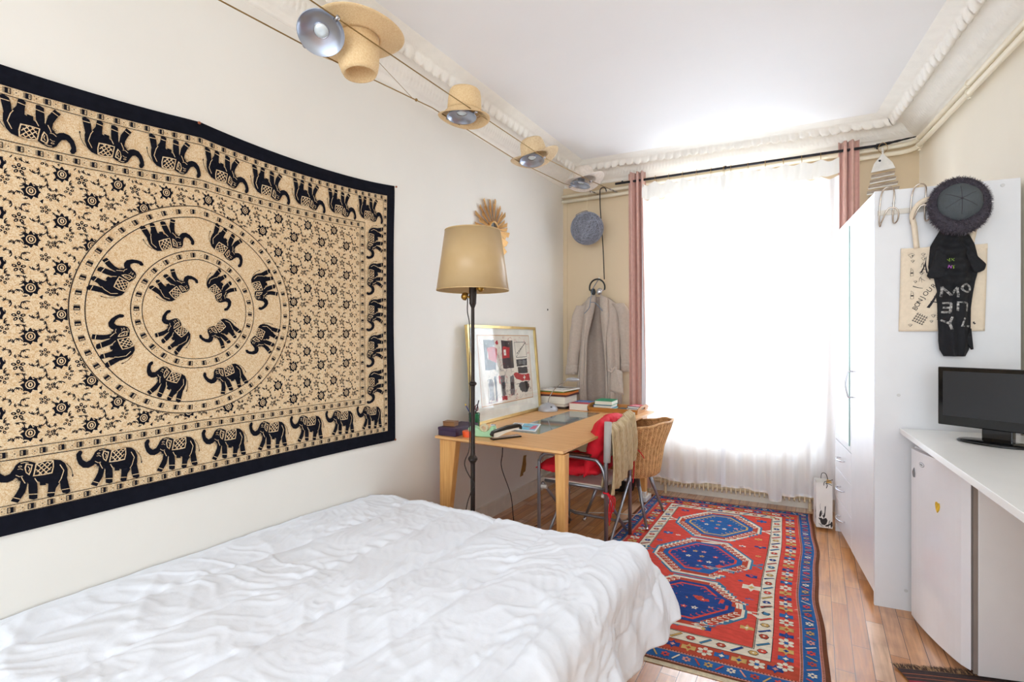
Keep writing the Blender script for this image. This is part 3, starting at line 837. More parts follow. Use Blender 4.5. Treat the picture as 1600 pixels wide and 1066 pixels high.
def medallion(c, hw, hh, field, inner, line, edge, fin):
    P.p(12, I['teal'], stair(c, hw+0.012, hh+0.014, 0.10, 9, 0)); P.p(13, I[edge], stair(c, hw, hh, 0.095, 9, 0)); P.p(14, I['brick'], stair(c, hw-0.014, hh-0.018, 0.088, 9, 0))
    # latch hooks along the edge
    for k in range(8):
        t = (k+0.6)/8.4
        for sx in (1, -1):
            for sy in (1, -1):
                x = hw-(hw-0.095)*t; y = hh*0.14+(hh*0.86)*t
                x, y = c[0]+sx*(x-0.004), c[1]+sy*(y-0.004)
                P.line(16, I[edge], [(x, y), (x-sx*0.028, y), (x-sx*0.028, y-sy*0.017), (x-sx*0.012, y-sy*0.017)], 0.0078)
    P.p(17, I[field], hexa(c, hw-0.045, hh-0.052, 0.075))
    P.p(18, I[line], hexa(c, hw-0.075, hh-0.078, 0.062)); P.p(19, I[inner], hexa(c, hw-0.088, hh-0.092, 0.056))
    # teeth in the inner line
    for k in range(6):
        t = (k+0.5)/6
        for sx in (1, -1):
            for sy in (1, -1):
                x = (hw-0.088)-(hw-0.144)*t; y = (hh-0.092)*(0.12+0.88*t)
                P.line(20, I[line], [(c[0]+sx*x, c[1]+sy*y), (c[0]+sx*(x-0.020), c[1]+sy*(y-0.006)), (c[0]+sx*(x-0.020), c[1]+sy*(y-0.018))], 0.006)
    for dx, dy, q in ((0, 0, 0), (0.075, 0.02, 1), (-0.075, -0.02, 2), (0.0, 0.075, 3), (0, -0.075, 1), (0.05, -0.07, 2), (-0.05, 0.07, 0), (-0.11, 0.035, 1), (0.12, -0.03, 3)):
        if abs(dx) < hw-0.13 and abs(dy) < hh-0.12:
            cc = ['gold', 'red', 'ivory', 'pink'][q]; P.star(20, I[cc], (c[0]+dx, c[1]+dy), 0.019, 0.010, 5, 0.3); P.star(21, I['navy' if q != 1 else 'ivory'], (c[0]+dx, c[1]+dy), 0.006, 0.004, 4)
    for sx in (1, -1):
        x = c[0]+sx*(hw+0.010)
        P.rect(13, I[fin], min(x, x+sx*0.02), c[1]-0.012, max(x, x+sx*0.02), c[1]+0.012)
        for sy in (1, -1): P.p(13, I[fin], [(x+sx*0.015, c[1]+sy*0.006), (x+sx*0.055, c[1]+sy*0.012), (x+sx*0.055, c[1]+sy*0.048)])
medallion((0.61, 1.79), 0.27, 0.285, 'blue', 'blue', 'gold', 'ivory', 'ivory')
medallion((0.60, 1.165), 0.27, 0.285, 'blue', 'navy', 'red', 'ivory', 'teal')
medallion((0.62, 0.575), 0.27, 0.265, 'navy', 'navy', 'red', 'ivory', 'ivory')
for x, y, r, c, ctr in ((0.33, 1.49, .028, 'blue', 'ivory'), (0.90, 1.48, .030, 'navy', 'gold'), (0.88, 1.62, .020, 'gold', 'red'), (0.32, 0.87, .028, 'teal', 'gold'), (0.90, 0.86, .042, 'ivory', 'gold'),
                        (0.89, 0.99, .028, 'navy', 'red'), (0.84, 0.92, .012, 'blue', 'blue'), (0.80, 1.44, .018, 'ivory', 'navy'), (0.34, 2.03, .026, 'navy', 'gold'), (0.88, 2.0, .030, 'blue', 'navy'), (0.90, 1.32, .014, 'gold', 'red'),
                        (0.40, 1.47, .014, 'ivory', 'blue'), (0.74, 0.32, .030, 'navy', 'gold'), (0.40, 0.33, .026, 'teal', 'ivory'), (0.91, 0.42, .026, 'gold', 'ivory'), (0.90, 0.71, .018, 'blue', 'pink'), (0.31, 1.33, .016, 'blue', 'red'), (0.33, 0.72, .016, 'ivory', 'red'), (0.85, 2.06, .014, 'gold', 'navy')):
    rosette((x, y), r*1.25, c, ctr, 6)
rg = P.mesh('patterned_rug', M_rug, rug, 0.045, gap=0.00022)
tag(rg, 'large red and blue medallion rug on the parquet between bed and radiator', 'rug')
def fringe(name, parent, base, n, length, mats, spread=0.6, seed=1):
    r = random.Random(seed); b = MB()
    for i in range(n):
        p, dirv = base((i+r.random()*0.8)/n)
        l = length*(0.6+0.7*r.random()); side = Vector((dirv.y, -dirv.x, 0))
        q = p+dirv*l+side*(r.random()-0.5)*l*spread
        m_ = (p+q)/2+Vector((0, 0, 0.004*r.random())); w = 0.0022
        b.add([p-side*w, p+side*w, m_+side*w*0.9, m_-side*w*0.9, q], [(0, 1, 2, 3), (3, 2, 4)], r.randrange(len(mats)))
    return b.build(name, mats, parent)
def fb(t): p = rug(RW*t, 0.004, 0.001); return Vector((p.x, p.y, 0.004)), Vector((0.05, -1, 0))
b = MB()
b.grid(lambda u, v: Vector(rug(RW*u, 0, 0))+Vector((0, -0.022*v, -0.001-0.003*v)), 60, 1)
fr = b.build('fringe_end', mat('rug_ivory_end', (214, 200, 170), 0.95, var=0.12, scale=60, bump=0.4, bscale=300), rg, world=False)
fringe('fringe', rg, fb, 260, 0.02, [MATS['rug_ivory_end']], seed=4)

# second rug at the camera end, with a brown fringe
def R2(u, v, off): 
    a = Vector((0.285, 2.60)); e = Vector((0.935, 0.355)).normalized(); n = Vector((e.y, -e.x))
    p = a+e*u+n*v
    return Vector((p.x, p.y, 0.007+off+0.0015*noise.noise(Vector((u*6, v*6, 0)))))
P = Pat(); w2, l2 = 0.48, 0.55
k2 = [mat('rug_dark_brown', (58, 44, 44), 0.95, var=0.2, scale=60, bump=0.4, bscale=300), mat('rug_crimson', (150, 44, 60), 0.95, var=0.15, scale=60, bump=0.4, bscale=300), mat('rug_rust_line', (170, 96, 66), 0.95), MATS['rug_wool_ivory'], MATS['rug_wool_navy']]
P.rect(0, 0, 0, 0, w2, l2); P.rect(1, 2, 0, 0.030, w2, 0.034); P.rect(1, 2, 0, 0.055, w2, 0.058); P.rect(1, 1, 0.0, 0.075, w2, l2-0.075)
for k in range(9): P.star(3, 3 if k % 2 else 4, (0.05+k*0.048, 0.115), 0.017, 0.008, 4, 0)
P.rect(2, 0, 0.0, 0.15, w2, 0.17); P.p(3, 4, [(0.24, 0.20), (0.38, 0.32), (0.24, 0.44), (0.10, 0.32)]); P.p(4, 3, [(0.24, 0.23), (0.34, 0.32), (0.24, 0.41), (0.14, 0.32)]); P.p(5, 1, [(0.24, 0.25), (0.32, 0.32), (0.24, 0.39), (0.16, 0.32)])
r2 = P.mesh('small_rug', k2, R2, 0.05, gap=0.0004)
tag(r2, 'dark brown and crimson rug with a shaggy fringe in front of the fridge', 'rug')
def fb2(t):
    p = R2(w2*t, 0.0, 0); e = Vector((0.935, 0.355, 0)).normalized(); return Vector((p.x, p.y, 0.008)), Vector((-e.y, e.x, 0.12 if t > .4 else 0.05))
fringe('fringe', r2, fb2, 700, 0.030, [mat('fringe_brown', (70, 50, 40), 0.95), mat('fringe_tan', (150, 118, 84), 0.95), MATS['fringe_brown']], 1.1, seed=9)

# ------------------------------------------------------------------ curtains
rod_off, rod_z = -0.14, 2.765
def hang(b, s0, s1, off, z1, z0, folds, amp, n=90, m=24, top=None, bot=None, seed=0, pinch=0.0, mifn=None):
    def f(u, v):
        t = 1-v
        s_ = s0+(s1-s0)*u
        a = amp*(0.75+0.25*math.sin(v*3+seed))
        ph = u*folds*2*PI+0.5*math.sin(u*7+seed)+0.25*math.sin(v*4+u*9+seed)
        o = a*math.sin(ph)+0.25*a*math.sin(2.3*ph+seed+v*2)
        s_ += pinch*math.cos(ph)*0.5
        zt = z1+(top(u) if top else 0); zb = z0+(bot(u) if bot else 0)
        return bw(s_, off+o, zb+(zt-zb)*t)
    return b.grid(f, n, m, mifn=mifn)
def shift_mid(c, s0, s1, zc):
    pass
b = MB(); hang(b, 0.665, 0.815, rod_off-0.0, 2.83, 0.04, 3.2, 0.030, 64, 30, seed=1)
for i, v in enumerate(b.v):   # the cloth widens and swings a little towards its hem
    z = v[2]; k = (2.83-z)/2.8; d = Vector(v); m_ = bw(0.74, 0, 0)
    sx = (d.x-m_.x); b.v[i] = (m_.x+sx*(1+0.25*k)+0.03*k, v[1]+0.01*k, z)
o = b.build('side_curtain', M_mauve, smooth=True, solid=0.003)
tag(o, 'dusty mauve curtain hanging left of the window beside the robe', 'curtain', 'pair of mauve side curtains')
b = MB(); hang(b, 2.262, 2.395, rod_off, 2.84, 0.05, 2.6, 0.034, 64, 30, seed=3)
o = b.build('side_curtain', M_mauve, smooth=True, solid=0.003)
tag(o, 'dusty mauve curtain hanging right of the window behind the white wardrobe', 'curtain', 'pair of mauve side curtains')

M_sheer = sheer_mat('sheer_voile', (246, 248, 253), 0.12, 0.36, 0.05)
M_head = sheer_mat('curtain_header_cotton', (240, 238, 234), 0.02, 0.05, 0.01)
so = -0.178
def topw(k, ph): return lambda u: -0.045-0.028*abs(math.sin(u*k*PI+ph))**1.3
panels = (('white sheer voile panel covering the left half of the window', 0.795, 1.475, 6, 0.025, 0.0, 0.145, so),
          ('white sheer voile panel covering the right half of the window', 1.44, 2.262, 6.5, 0.028, 1.3, 0.135, so-0.012))
for lab, a0, a1, nr, amp, sd, zb, of in panels:
    t = thing('sheer_curtain', lab, 'curtain', bw((a0+a1)/2, of, zb), 'sheer curtains on the iron rod')
    tw = topw(nr, sd)
    b = MB()
    def botw(u, a0=a0): return 0.012*math.sin(u*9)+(-0.05 if (a0 > 1.2 and 0.42 < u < 0.54) else 0)
    hang(b, a0, a1, of, rod_z-0.135, zb, 5.3 if a0 < 1.2 else 6.0, amp*0.8, 150, 40, top=lambda u: tw(u), bot=botw, seed=sd+2)
    b.build('voile', M_sheer, t, smooth=True)
    b = MB(); hang(b, a0, a1, of-0.001, rod_z-0.002, rod_z-0.150, 5.3 if a0 < 1.2 else 6.0, amp*0.8, 150, 4, top=tw, bot=lambda u: tw(u)*0.6-0.01*math.sin(u*11), seed=sd+2)
    b.build('header_band', M_head, t, smooth=True)
    b = MB(); hang(b, a0, a1, of-0.002, zb+0.02, zb, 5.3 if a0 < 1.2 else 6.0, amp*0.8, 150, 1, top=botw, bot=botw, seed=sd+2)
    b.build('hem', M_head, t, smooth=True)
    for k in range(int(nr)+1):
        u = (k+0.5-sd/PI*0)/(nr+0.5); u = min(0.985, max(0.012, (k*1.0)/nr-(sd/(nr*PI)) if k*1.0/nr-(sd/(nr*PI)) > 0 else u*0.3))
        s_ = a0+(a1-a0)*u; zt = rod_z+tw(u)-0.025
        b = MB()
        b.tube([bw(s_+0.014*math.cos(a)*0.2, rod_off+0.022*math.cos(a)-0.012, (rod_z+zt)/2+(0.012+(rod_z-zt)/2)*math.sin(a)) for a in [2*PI*q/14 for q in range(14)]], 0.0013, 5, closed=True)
        b.build('ring', M_brass, t, smooth=True)

# iron rod with a twisted spear end
rt = thing('curtain_rod', 'black wrought iron curtain rod with a pointed spear end above the window', 'curtain rod', bw(1.6, rod_off, rod_z))
b = MB(); b.tube([bw(0.55, rod_off, rod_z-0.012), bw(2.52, rod_off, rod_z+0.010)], 0.0105, 6); b.build('bar', M_iron, rt)
b = MB(); p0 = bw(2.50, rod_off, rod_z+0.010); n = 24
b.tube([p0+(bw(2.80, rod_off, rod_z+0.045)-p0)*(k/n) for k in range(n+1)], [0.015 if k < 1 else (0.0125*(1-k/n)+0.001)*(1+0.12*math.sin(k*1.4)) for k in range(n+1)], 4); b.build('spear_end', M_iron, rt)
for s_ in (0.60, 2.505):
    b = MB(); b.tube([bw(s_, -0.001, rod_z+0.025), bw(s_, rod_off*0.6, rod_z+0.022), bw(s_, rod_off, rod_z-0.012)], 0.006, 6)
    b.build('bracket', M_iron, rt)
b = MB(); b.ball(bw(1.47, rod_off, rod_z), 0.016, 0.016, 0.016, 8); b.build('collar', M_iron, rt)

# hanging wooden fish
FX = bw(2.535, rod_off-0.012, 0)
ft = thing('driftwood_fish', 'pale fish made of driftwood slats hanging from the curtain rod end', 'hanging ornament', (FX.x, FX.y, 2.60))
def fr_(a, z, d): return Vector((FX.x+E.x*a, FX.y+E.y*a-0.012+d, z))
M_chalk = mat('chalk_white_wood', (222, 218, 212), 0.8, var=0.05, scale=30, bump=0.2, bscale=60)
M_drift = mat('driftwood', (182, 168, 152), 0.85, scale=20, rgb2=(150, 132, 116), stretch=(2, 2, 20), bump=0.4, bscale=60)
b = MB(); b.ext([(-0.072, 2.575), (0.076, 2.590), (0.058, 2.635), (0.004, 2.705), (-0.004, 2.705), (-0.052, 2.64)], fr_, 0.014); h_ = b.build('head', M_chalk, ft, bevel=0.003)
b = MB(); b.tube([fr_(-0.018, 2.655, 0.003), fr_(-0.018, 2.655, -0.002)], 0.008, 10); b.build('eye', M_iron, h_)
for k, (w, z, tt) in enumerate(((0.072, 2.552, .024), (0.080, 2.515, .022), (0.090, 2.477, .022), (0.098, 2.437, .023), (0.090, 2.398, .02), (0.078, 2.362, .02), (0.05, 2.33, .018))):
    b = MB(); q = 0.010
    b.ext([(-w, z-tt/2-q*0.5), (w, z-tt/2+q), (w+0.003, z+tt/2+q*0.8), (-w+0.004, z+tt/2-q*0.6)], fr_, 0.016)
    b.build('slat', M_drift if k % 2 == 0 else M_drift, ft, bevel=0.004)
    if k < 6:
        b = MB(); b.ext([(-w*0.97, z-tt/2-q*0.5-0.007), (w*0.98, z-tt/2+q-0.007), (w*0.98, z-tt/2+q), (-w*0.97, z-tt/2-q*0.5)], fr_, 0.009); b.build('white_slat', M_chalk, ft)
b = MB()
for a in (-0.02, 0.022): b.tube(smooth_path([fr_(0, 2.70, 0.004), fr_(a*1.3, 2.735, 0.004), fr_(a, 2.77, 0.006), fr_(0.0, 2.792, 0.012)]), 0.0018, 6)
b.build('string', mat('jute_string', (176, 140, 92), 0.9), ft, smooth=True)
b = MB()
for k in range(3): b.ball(fr_(0, 2.712+0.016*k, 0.005), 0.008, 0.008, 0.008, 8)
b.build('beads', M_chalk, ft, smooth=True)

# ------------------------------------------------------------------ cable lighting with hats over the spots
def cpath(pts): return smooth_path(pts, 5)
cA = [(-1.80, -1.5, 2.50), (-1.80, 1.02, 2.540), (-1.80, 1.52, 2.559), (-1.80, 1.78, 2.580), (-1.80, 2.177, 2.612), (-1.80, 3.138, 2.600), (-1.80, 3.862, 2.640)]
cB = [(-1.61, -1.5, 2.58), (-1.61, 1.25, 2.606), (-1.61, 2.07, 2.600), (-1.61, 3.14, 2.600), (-1.61, 4.02, 2.668)]
endA = bw(0.345, -0.03, 2.722); endB = bw(0.525, -0.03, 2.715)
for k, (c, en) in enumerate(((cA, endA), (cB, endB))):
    d = (Vector(c[-1])-en).normalized()
    t = thing('light_cable', ('brass lighting cable running nearer the left wall, below the moulding', 'brass lighting cable running farther from the left wall')[k], 'cable', c[1], 'pair of cables carrying the spotlights')
    b = MB(); b.tube([Vector(p) for p in c]+[en+d*0.13], 0.0028, 6); b.build('wire', M_cable, t, smooth=True)
    b = MB(); b.tube([en+d*0.14, en+d*0.05], 0.007, 8); b.tube([en+d*0.05, en+Vector((0, -0.0, 0))], 0.004, 6); b.tube([en+d*0.02, Vector((en.x, en.y+0.028, en.z))], 0.009, 8)
    b.build('tensioner', M_chrome, t, smooth=True)
b = MB(); b.tube([(-1.80, 2.05, 2.605), (-1.80, 2.02, 2.60), (-1.95, 1.75, 2.845)], 0.0012, 5); b.ball((-1.80, 2.05, 2.603), 0.008, 0.008, 0.008, 8); b.ball((-1.955, 1.742, 2.852), 0.007, 0.007, 0.007, 8)
o = b.build('stay_wire', M_cable, smooth=True); tag(o, 'thin stay wire tying the lighting cable up to the moulding between the first two hats', 'wire')

def zaxis(d):
    return Vector((0, 0, 1)).rotation_difference(Vector(d).normalized()).to_matrix()
M_bulb = mat('halogen_glass', (222, 234, 240), 0.08, 0.3)
def spot(c, d, lab, r=0.085, ca=None, cb=None):
    t = thing('cable_spotlight', lab, 'spotlight', c, 'spotlights on the cable system')
    A = zaxis(d); c = Vector(c)
    b = MB()
    prof = [(0.028, -0.016), (0.05, -0.010), (0.07, -0.002), (r, 0.010), (r+0.002, 0.013), (r+0.003, 0.010), (0.07, -0.006), (0.05, -0.014), (0.03, -0.024), (0.0301, -0.04), (0.001, -0.042)]
    b.lathe(prof, 40, c, axis=A); b.build('reflector', M_silver, t, smooth=True)
    b = MB(); b.lathe([(0.001, -0.008), (0.012, -0.007), (0.022, -0.010), (0.0275, -0.014)], 24, c, axis=A); b.build('bulb', M_bulb, t, smooth=True)
    b = MB(); b.lathe([(0.0275, -0.012), (0.030, -0.010), (0.031, -0.014), (0.0285, -0.017)], 24, c, axis=A); b.build('bulb_ring', M_chrome, t, smooth=True)
    for cx, cz in ((-1.80, ca), (-1.61, cb)):
        q = Vector((cx, c.y, cz)); dd = (c-q).normalized()
        b = MB(); e = c-dd*(r+0.002); b.tube([e, q], 0.0045, 8); b.tube([q+dd*0.012, q-dd*0.008], 0.009, 8)
        b.build('clamp', M_chrome, t, smooth=True)
    return t
spot((-1.705, 1.373, 2.580), (0.45, -0.42, -0.79), 'round silver cable spotlight beside the upturned straw hat', 0.088, 2.555, 2.606)
spot((-1.705, 2.320, 2.602), (0.02, -0.05, -1), 'silver cable spotlight under the cloche shaped straw hat', 0.080, 2.609, 2.602)
spot((-1.705, 3.145, 2.604), (0.12, -0.18, -1), 'silver cable spotlight under the wide brimmed straw hat', 0.083, 2.603, 2.602)
spot((-1.705, 4.00, 2.655), (-0.18, -0.10, -1), 'silver cable spotlight under the whitish hat nearest the back wall', 0.083, 2.648, 2.666)

def hat(c, up, lab, brimR, crR, crH, mt, wave=0.012, dent=0.02, droop=0.02, taper=0.85, sx=1.0, top=True):
    t = thing('straw_hat', lab, 'hat', c, 'hats hung over the spotlights')
    A = zaxis(up)
    def fn(v, th, r):
        k = max(0, (r-crR)/(brimR-crR)) if r > crR+1e-4 else 0
        return Vector((v.x*sx, v.y, v.z+wave*k*math.sin(2*th+1)-(0.0)))
    b = MB()
    prof = [(crR, 0.0), (crR*0.985, crH*0.3), (crR*(0.5+taper*0.5), crH*0.7), (crR*taper, crH*0.90), (crR*taper*0.9, crH), (crR*taper*0.7, crH*0.99-dent*0.6), (crR*taper*0.35, crH-dent), (0.002, crH-dent)]
    if not top: prof = prof[:5]+[(crR*taper*0.84, crH*0.99), (crR*taper*0.82, crH*0.6), (crR*taper*0.6, crH*0.50), (0.002, crH*0.48)]
    b.lathe(prof, 40, c, axis=A, fn=fn); b.build('crown', mt, t, smooth=True, solid=0.0025, off=-1 if up[2] > 0 else -1)
    b = MB(); prof = []
    for k in range(9):
        q = k/8; r = crR+(brimR-crR)*q; prof.append((r+(1e-3 if k == 0 else 0), -droop*math.sin(q*PI*0.5)))
    b.lathe(prof, 56, c, axis=A, fn=fn); b.build('brim', mt, t, smooth=True, solid=0.0025)
    return t
hat((-1.718, 1.570, 2.652), (0.10, 0.03, -0.99), 'large straw hat hanging upside down with its crown pointing at the floor', 0.205, 0.094, 0.155, M_straw, 0.016, 0.045, 0.012, 0.82, top=False)
hat((-1.705, 2.345, 2.634), (0.06, -0.02, 1), 'cloche shaped straw hat over the second spotlight, brim curling down', 0.146, 0.096, 0.118, M_straw, 0.010, 0.0, 0.038, 0.90)
hat((-1.700, 3.175, 2.635), (-0.20, -0.12, 1), 'wide brimmed straw hat over the third spotlight, tilted', 0.172, 0.092, 0.115, M_straw2, 0.020, 0.012, 0.008, 0.86)
hat((-1.680, 4.03, 2.688), (-0.22, 0.06, 1), 'whitish brimmed hat over the spotlight nearest the back wall', 0.168, 0.090, 0.105, M_straw3, 0.022, 0.010, 0.005, 0.88)

# woven ball lampshade
gc = Vector((-1.800, 4.375, 2.362))
t = thing('ball_pendant', 'grey woven twine ball hanging from the cable in the back left corner', 'pendant', gc)
b = MB(); b.ball(gc, 0.146, 0.146, 0.146, 32); b.build('inner_ball', mat('grey_mesh', (112, 114, 124), 0.9, var=0.3, scale=60), t, smooth=True)
b = MB(); rr = random.Random(5)
for k in range(60):
    ax = Vector((rr.gauss(0, 1), rr.gauss(0, 1), rr.gauss(0, 1))).normalized(); u = ax.orthogonal().normalized(); w = ax.cross(u)
    h = rr.uniform(-0.08, 0.08); R_ = math.sqrt(0.149**2-h*h)
    b.tube([gc+ax*h+u*R_*math.cos(a)+w*R_*math.sin(a) for a in [2*PI*q/30 for q in range(30)]], 0.0016, 4, closed=True)
b.build('twine', mat('grey_blue_twine', (150, 154, 168), 0.8, var=0.2, scale=50), t)
b = MB(); b.lathe([(0.06, 0.135), (0.058, 0.150), (0.045, 0.150), (0.044, 0.137)], 24, gc, axis=zaxis((-0.3, -0.2, 1))); b.build('collar', M_chrome, t, smooth=True)
b = MB(); b.tube([gc+Vector((0, 0, 0.148)), gc+Vector((0.0, 0.0, 0.28)), (-1.80, 4.372, 2.706)], 0.0016, 5); b.tube([gc+Vector((0.01, 0, 0.15)), gc+Vector((-0.04, -0.03, 0.175))], 0.001, 4); b.build('string', mat('pale_string', (220, 206, 176), 0.8), t)

# ------------------------------------------------------------------ sunburst mirror
SC = Vector((XL+0.022, 3.26, 2.178))
t = thing('sunburst_mirror', 'small gilt sunburst mirror on the left wall behind the lampshade', 'mirror', (XL+0.001, SC.y, SC.z))
M_gilt = mat('gilt_gold', (212, 166, 104), 0.4, 0.5, var=0.12, scale=20)
for k in range(36):
    a = 2*PI*k/36; R_ = [0.240, 0.195, 0.225, 0.18][k % 4]
    b = MB(); da = 0.076; tl_ = 0.010 if k % 2 else 0.0
    def sp(r, aa, h): return Vector((SC.x+h, SC.y+r*math.cos(aa), SC.z+r*math.sin(aa)))
    r0 = 0.058; w0 = 0.11
    vs = [sp(r0, a-da*0.9, -0.006+tl_), sp(r0, a+da*0.9, -0.002+tl_), sp(R_, a+da, 0.000+tl_), sp(R_, a-da, -0.012+tl_), sp(r0, a-da*0.9, -0.010+tl_), sp(r0, a+da*0.9, -0.006+tl_), sp(R_, a+da, -0.004+tl_), sp(R_, a-da, -0.016+tl_)]
    b.add(vs, [(0, 1, 2, 3), (7, 6, 5, 4), (0, 4, 5, 1), (1, 5, 6, 2), (2, 6, 7, 3), (3, 7, 4, 0)])
    b.build('ray', M_gilt, t)
b = MB(); AX = zaxis((1, 0, 0)); b.lathe([(0.052, 0.004), (0.056, 0.014), (0.062, 0.014), (0.064, 0.0), (0.064, -0.02), (0.002, -0.021)], 32, SC, axis=AX); b.build('rim', M_gilt, t, smooth=True)
b = MB(); b.lathe([(0.001, 0.010), (0.03, 0.009), (0.0525, 0.005)], 32, SC, axis=AX); b.build('mirror_glass', mat('dark_mirror', (110, 120, 128), 0.06, 1.0, var=0.02), t, smooth=True)

# ------------------------------------------------------------------ floor lamp
LC = Vector((-1.615, 2.30, 0))
t = thing('floor_lamp', 'tall floor lamp with a tan parchment shade and dark iron pole', 'lamp', LC)
b = MB(); b.lathe([(0.145, 0), (0.145, 0.012), (0.12, 0.022), (0.03, 0.032), (0.016, 0.06)], 32, LC); b.disc(0.145, 0, 32, LC); b.build('base', M_bronze, t, smooth=True)
b = MB(); rz = [(0.012, 0.05), (0.0125, 0.66), (0.014, 0.672), (0.026, 0.690), (0.026, 0.700), (0.014, 0.715), (0.012, 0.73), (0.012, 1.085), (0.013, 1.095), (0.022, 1.103), (0.022, 1.109), (0.012, 1.118), (0.0105, 1.13), (0.0095, 1.52), (0.019, 1.545), (0.021, 1.60), (0.021, 1.64), (0.010, 1.66), (0.008, 1.93)]
b.lathe(rz, 12, LC); b.build('pole', M_bronze, t)
M_shade = bpy.data.materials.new('parchment_shade'); M_shade.use_nodes = True
nt = M_shade.node_tree; pb = nt.nodes['Principled BSDF']; pb.inputs['Roughness'].default_value = 0.32
tn = nt.nodes.new('ShaderNodeTexNoise'); tn.inputs['Scale'].default_value = 4; rp = nt.nodes.new('ShaderNodeValToRGB')
rp.color_ramp.elements[0].color = lin((206, 176, 128)); rp.color_ramp.elements[1].color = lin((220, 192, 146)); nt.links.new(tn.outputs['Fac'], rp.inputs[0]); nt.links.new(rp.outputs[0], pb.inputs['Base Color'])
tlb = nt.nodes.new('ShaderNodeBsdfTranslucent'); nt.links.new(rp.outputs[0], tlb.inputs[0]); ms = nt.nodes.new('ShaderNodeMixShader'); ms.inputs[0].default_value = 0.25
nt.links.new(pb.outputs[0], ms.inputs[1]); nt.links.new(tlb.outputs[0], ms.inputs[2]); nt.links.new(ms.outputs[0], nt.nodes['Material Output'].inputs[0])
b = MB(); b.lathe([(0.197, 1.617), (0.152, 1.940)], 64, LC); sh = b.build('lamp_shade', M_shade, t, smooth=True, solid=0.0012)
for pr_ in ([(0.1985, 1.614), (0.1985, 1.620), (0.195, 1.620), (0.195, 1.614), (0.1985, 1.614)], [(0.1535, 1.938), (0.1532, 1.943), (0.150, 1.943), (0.150, 1.938), (0.1535, 1.938)]):
    b = MB(); b.lathe(pr_, 64, LC); b.build('trim_band', mat('shade_edge', (190, 160, 112), 0.6), sh)
b = MB()
for k in range(3):
    a = 2*PI*k/3+0.4; b.tube([(LC.x, LC.y, 1.928), (LC.x+0.151*math.cos(a), LC.y+0.151*math.sin(a), 1.938)], 0.002, 6)
b.build('shade_support', M_brass, t)
for dx, dz in ((-0.045, 1.585), (0.042, 1.63)):
    b = MB(); b.tube([(LC.x, LC.y, dz-0.01), (LC.x+dx*0.86, LC.y+dx*0.5, dz)], 0.006, 8); b.lathe([(0.004, -0.018), (0.020, -0.014), (0.023, 0.0), (0.018, 0.012), (0.012, 0.016), (0.001, 0.017)], 16, (LC.x+dx*0.86, LC.y+dx*0.5, dz), axis=zaxis((dx, dx*.5, 0.02)))
    b.build('socket', M_brass, t, smooth=True)
b = MB(); pts = [(-0.035, 0, 1.575), (-0.036, 0, 1.50), (-0.018, -0.005, 1.42), (-0.012, -0.010, 1.2), (-0.016, -0.01, 0.95), (-0.014, -0.012, 0.76), (-0.045, -0.012, 0.68), (-0.040, -0.012, 0.64), (-0.012, -0.014, 0.60), (0.020, -0.012, 0.56), (0.0, -0.014, 0.52), (-0.03, -0.02, 0.42), (-0.05, -0.02, 0.22), (-0.10, 0.0, 0.02), (-0.30, 0.02, 0.006)]
b.tube(smooth_path([LC+Vector(p) for p in pts], 4), 0.0028, 6); b.build('cord', mat('twisted_cord', (50, 42, 38), 0.8, var=0.4, scale=80), t, smooth=True)

# ------------------------------------------------------------------ bed and duvet
t = thing('bed', 'low double bed along the left wall hidden beneath the white duvet', 'bed', (-1.40, 0.9, 0))
b = MB(); b.box(-2.09, -0.72, -0.02, 1.98, 0.10, 0.24); b.build('bed_frame', wood_mat('pine_frame', (190, 150, 100), (214, 176, 124), (3, 30, 30)), t, bevel=0.006)
b = MB(); b.box(-2.09, -0.72, -0.02, 1.98, 0.242, 0.44); b.build('mattress', mat('mattress_ticking', (226, 226, 228), 0.9), t, bevel=0.03)
for x in (-2.03, -0.78):
    for y in (0.05, 1.92):
        b = MB(); b.box(x-0.025, x+0.025, y-0.025, y+0.025, 0, 0.10); b.build('leg', MATS['pine_frame'], t)
WX_, LY_ = 1.44, 2.02            # flat part of the duvet, from the wall and from y=0
def fbm(x, y, s): return noise.fractal(Vector((x, y, s)), 1.0, 2.0, 3)
def ridge(x, y, s): return 1-abs(noise.noise(Vector((x, y, s))))*2
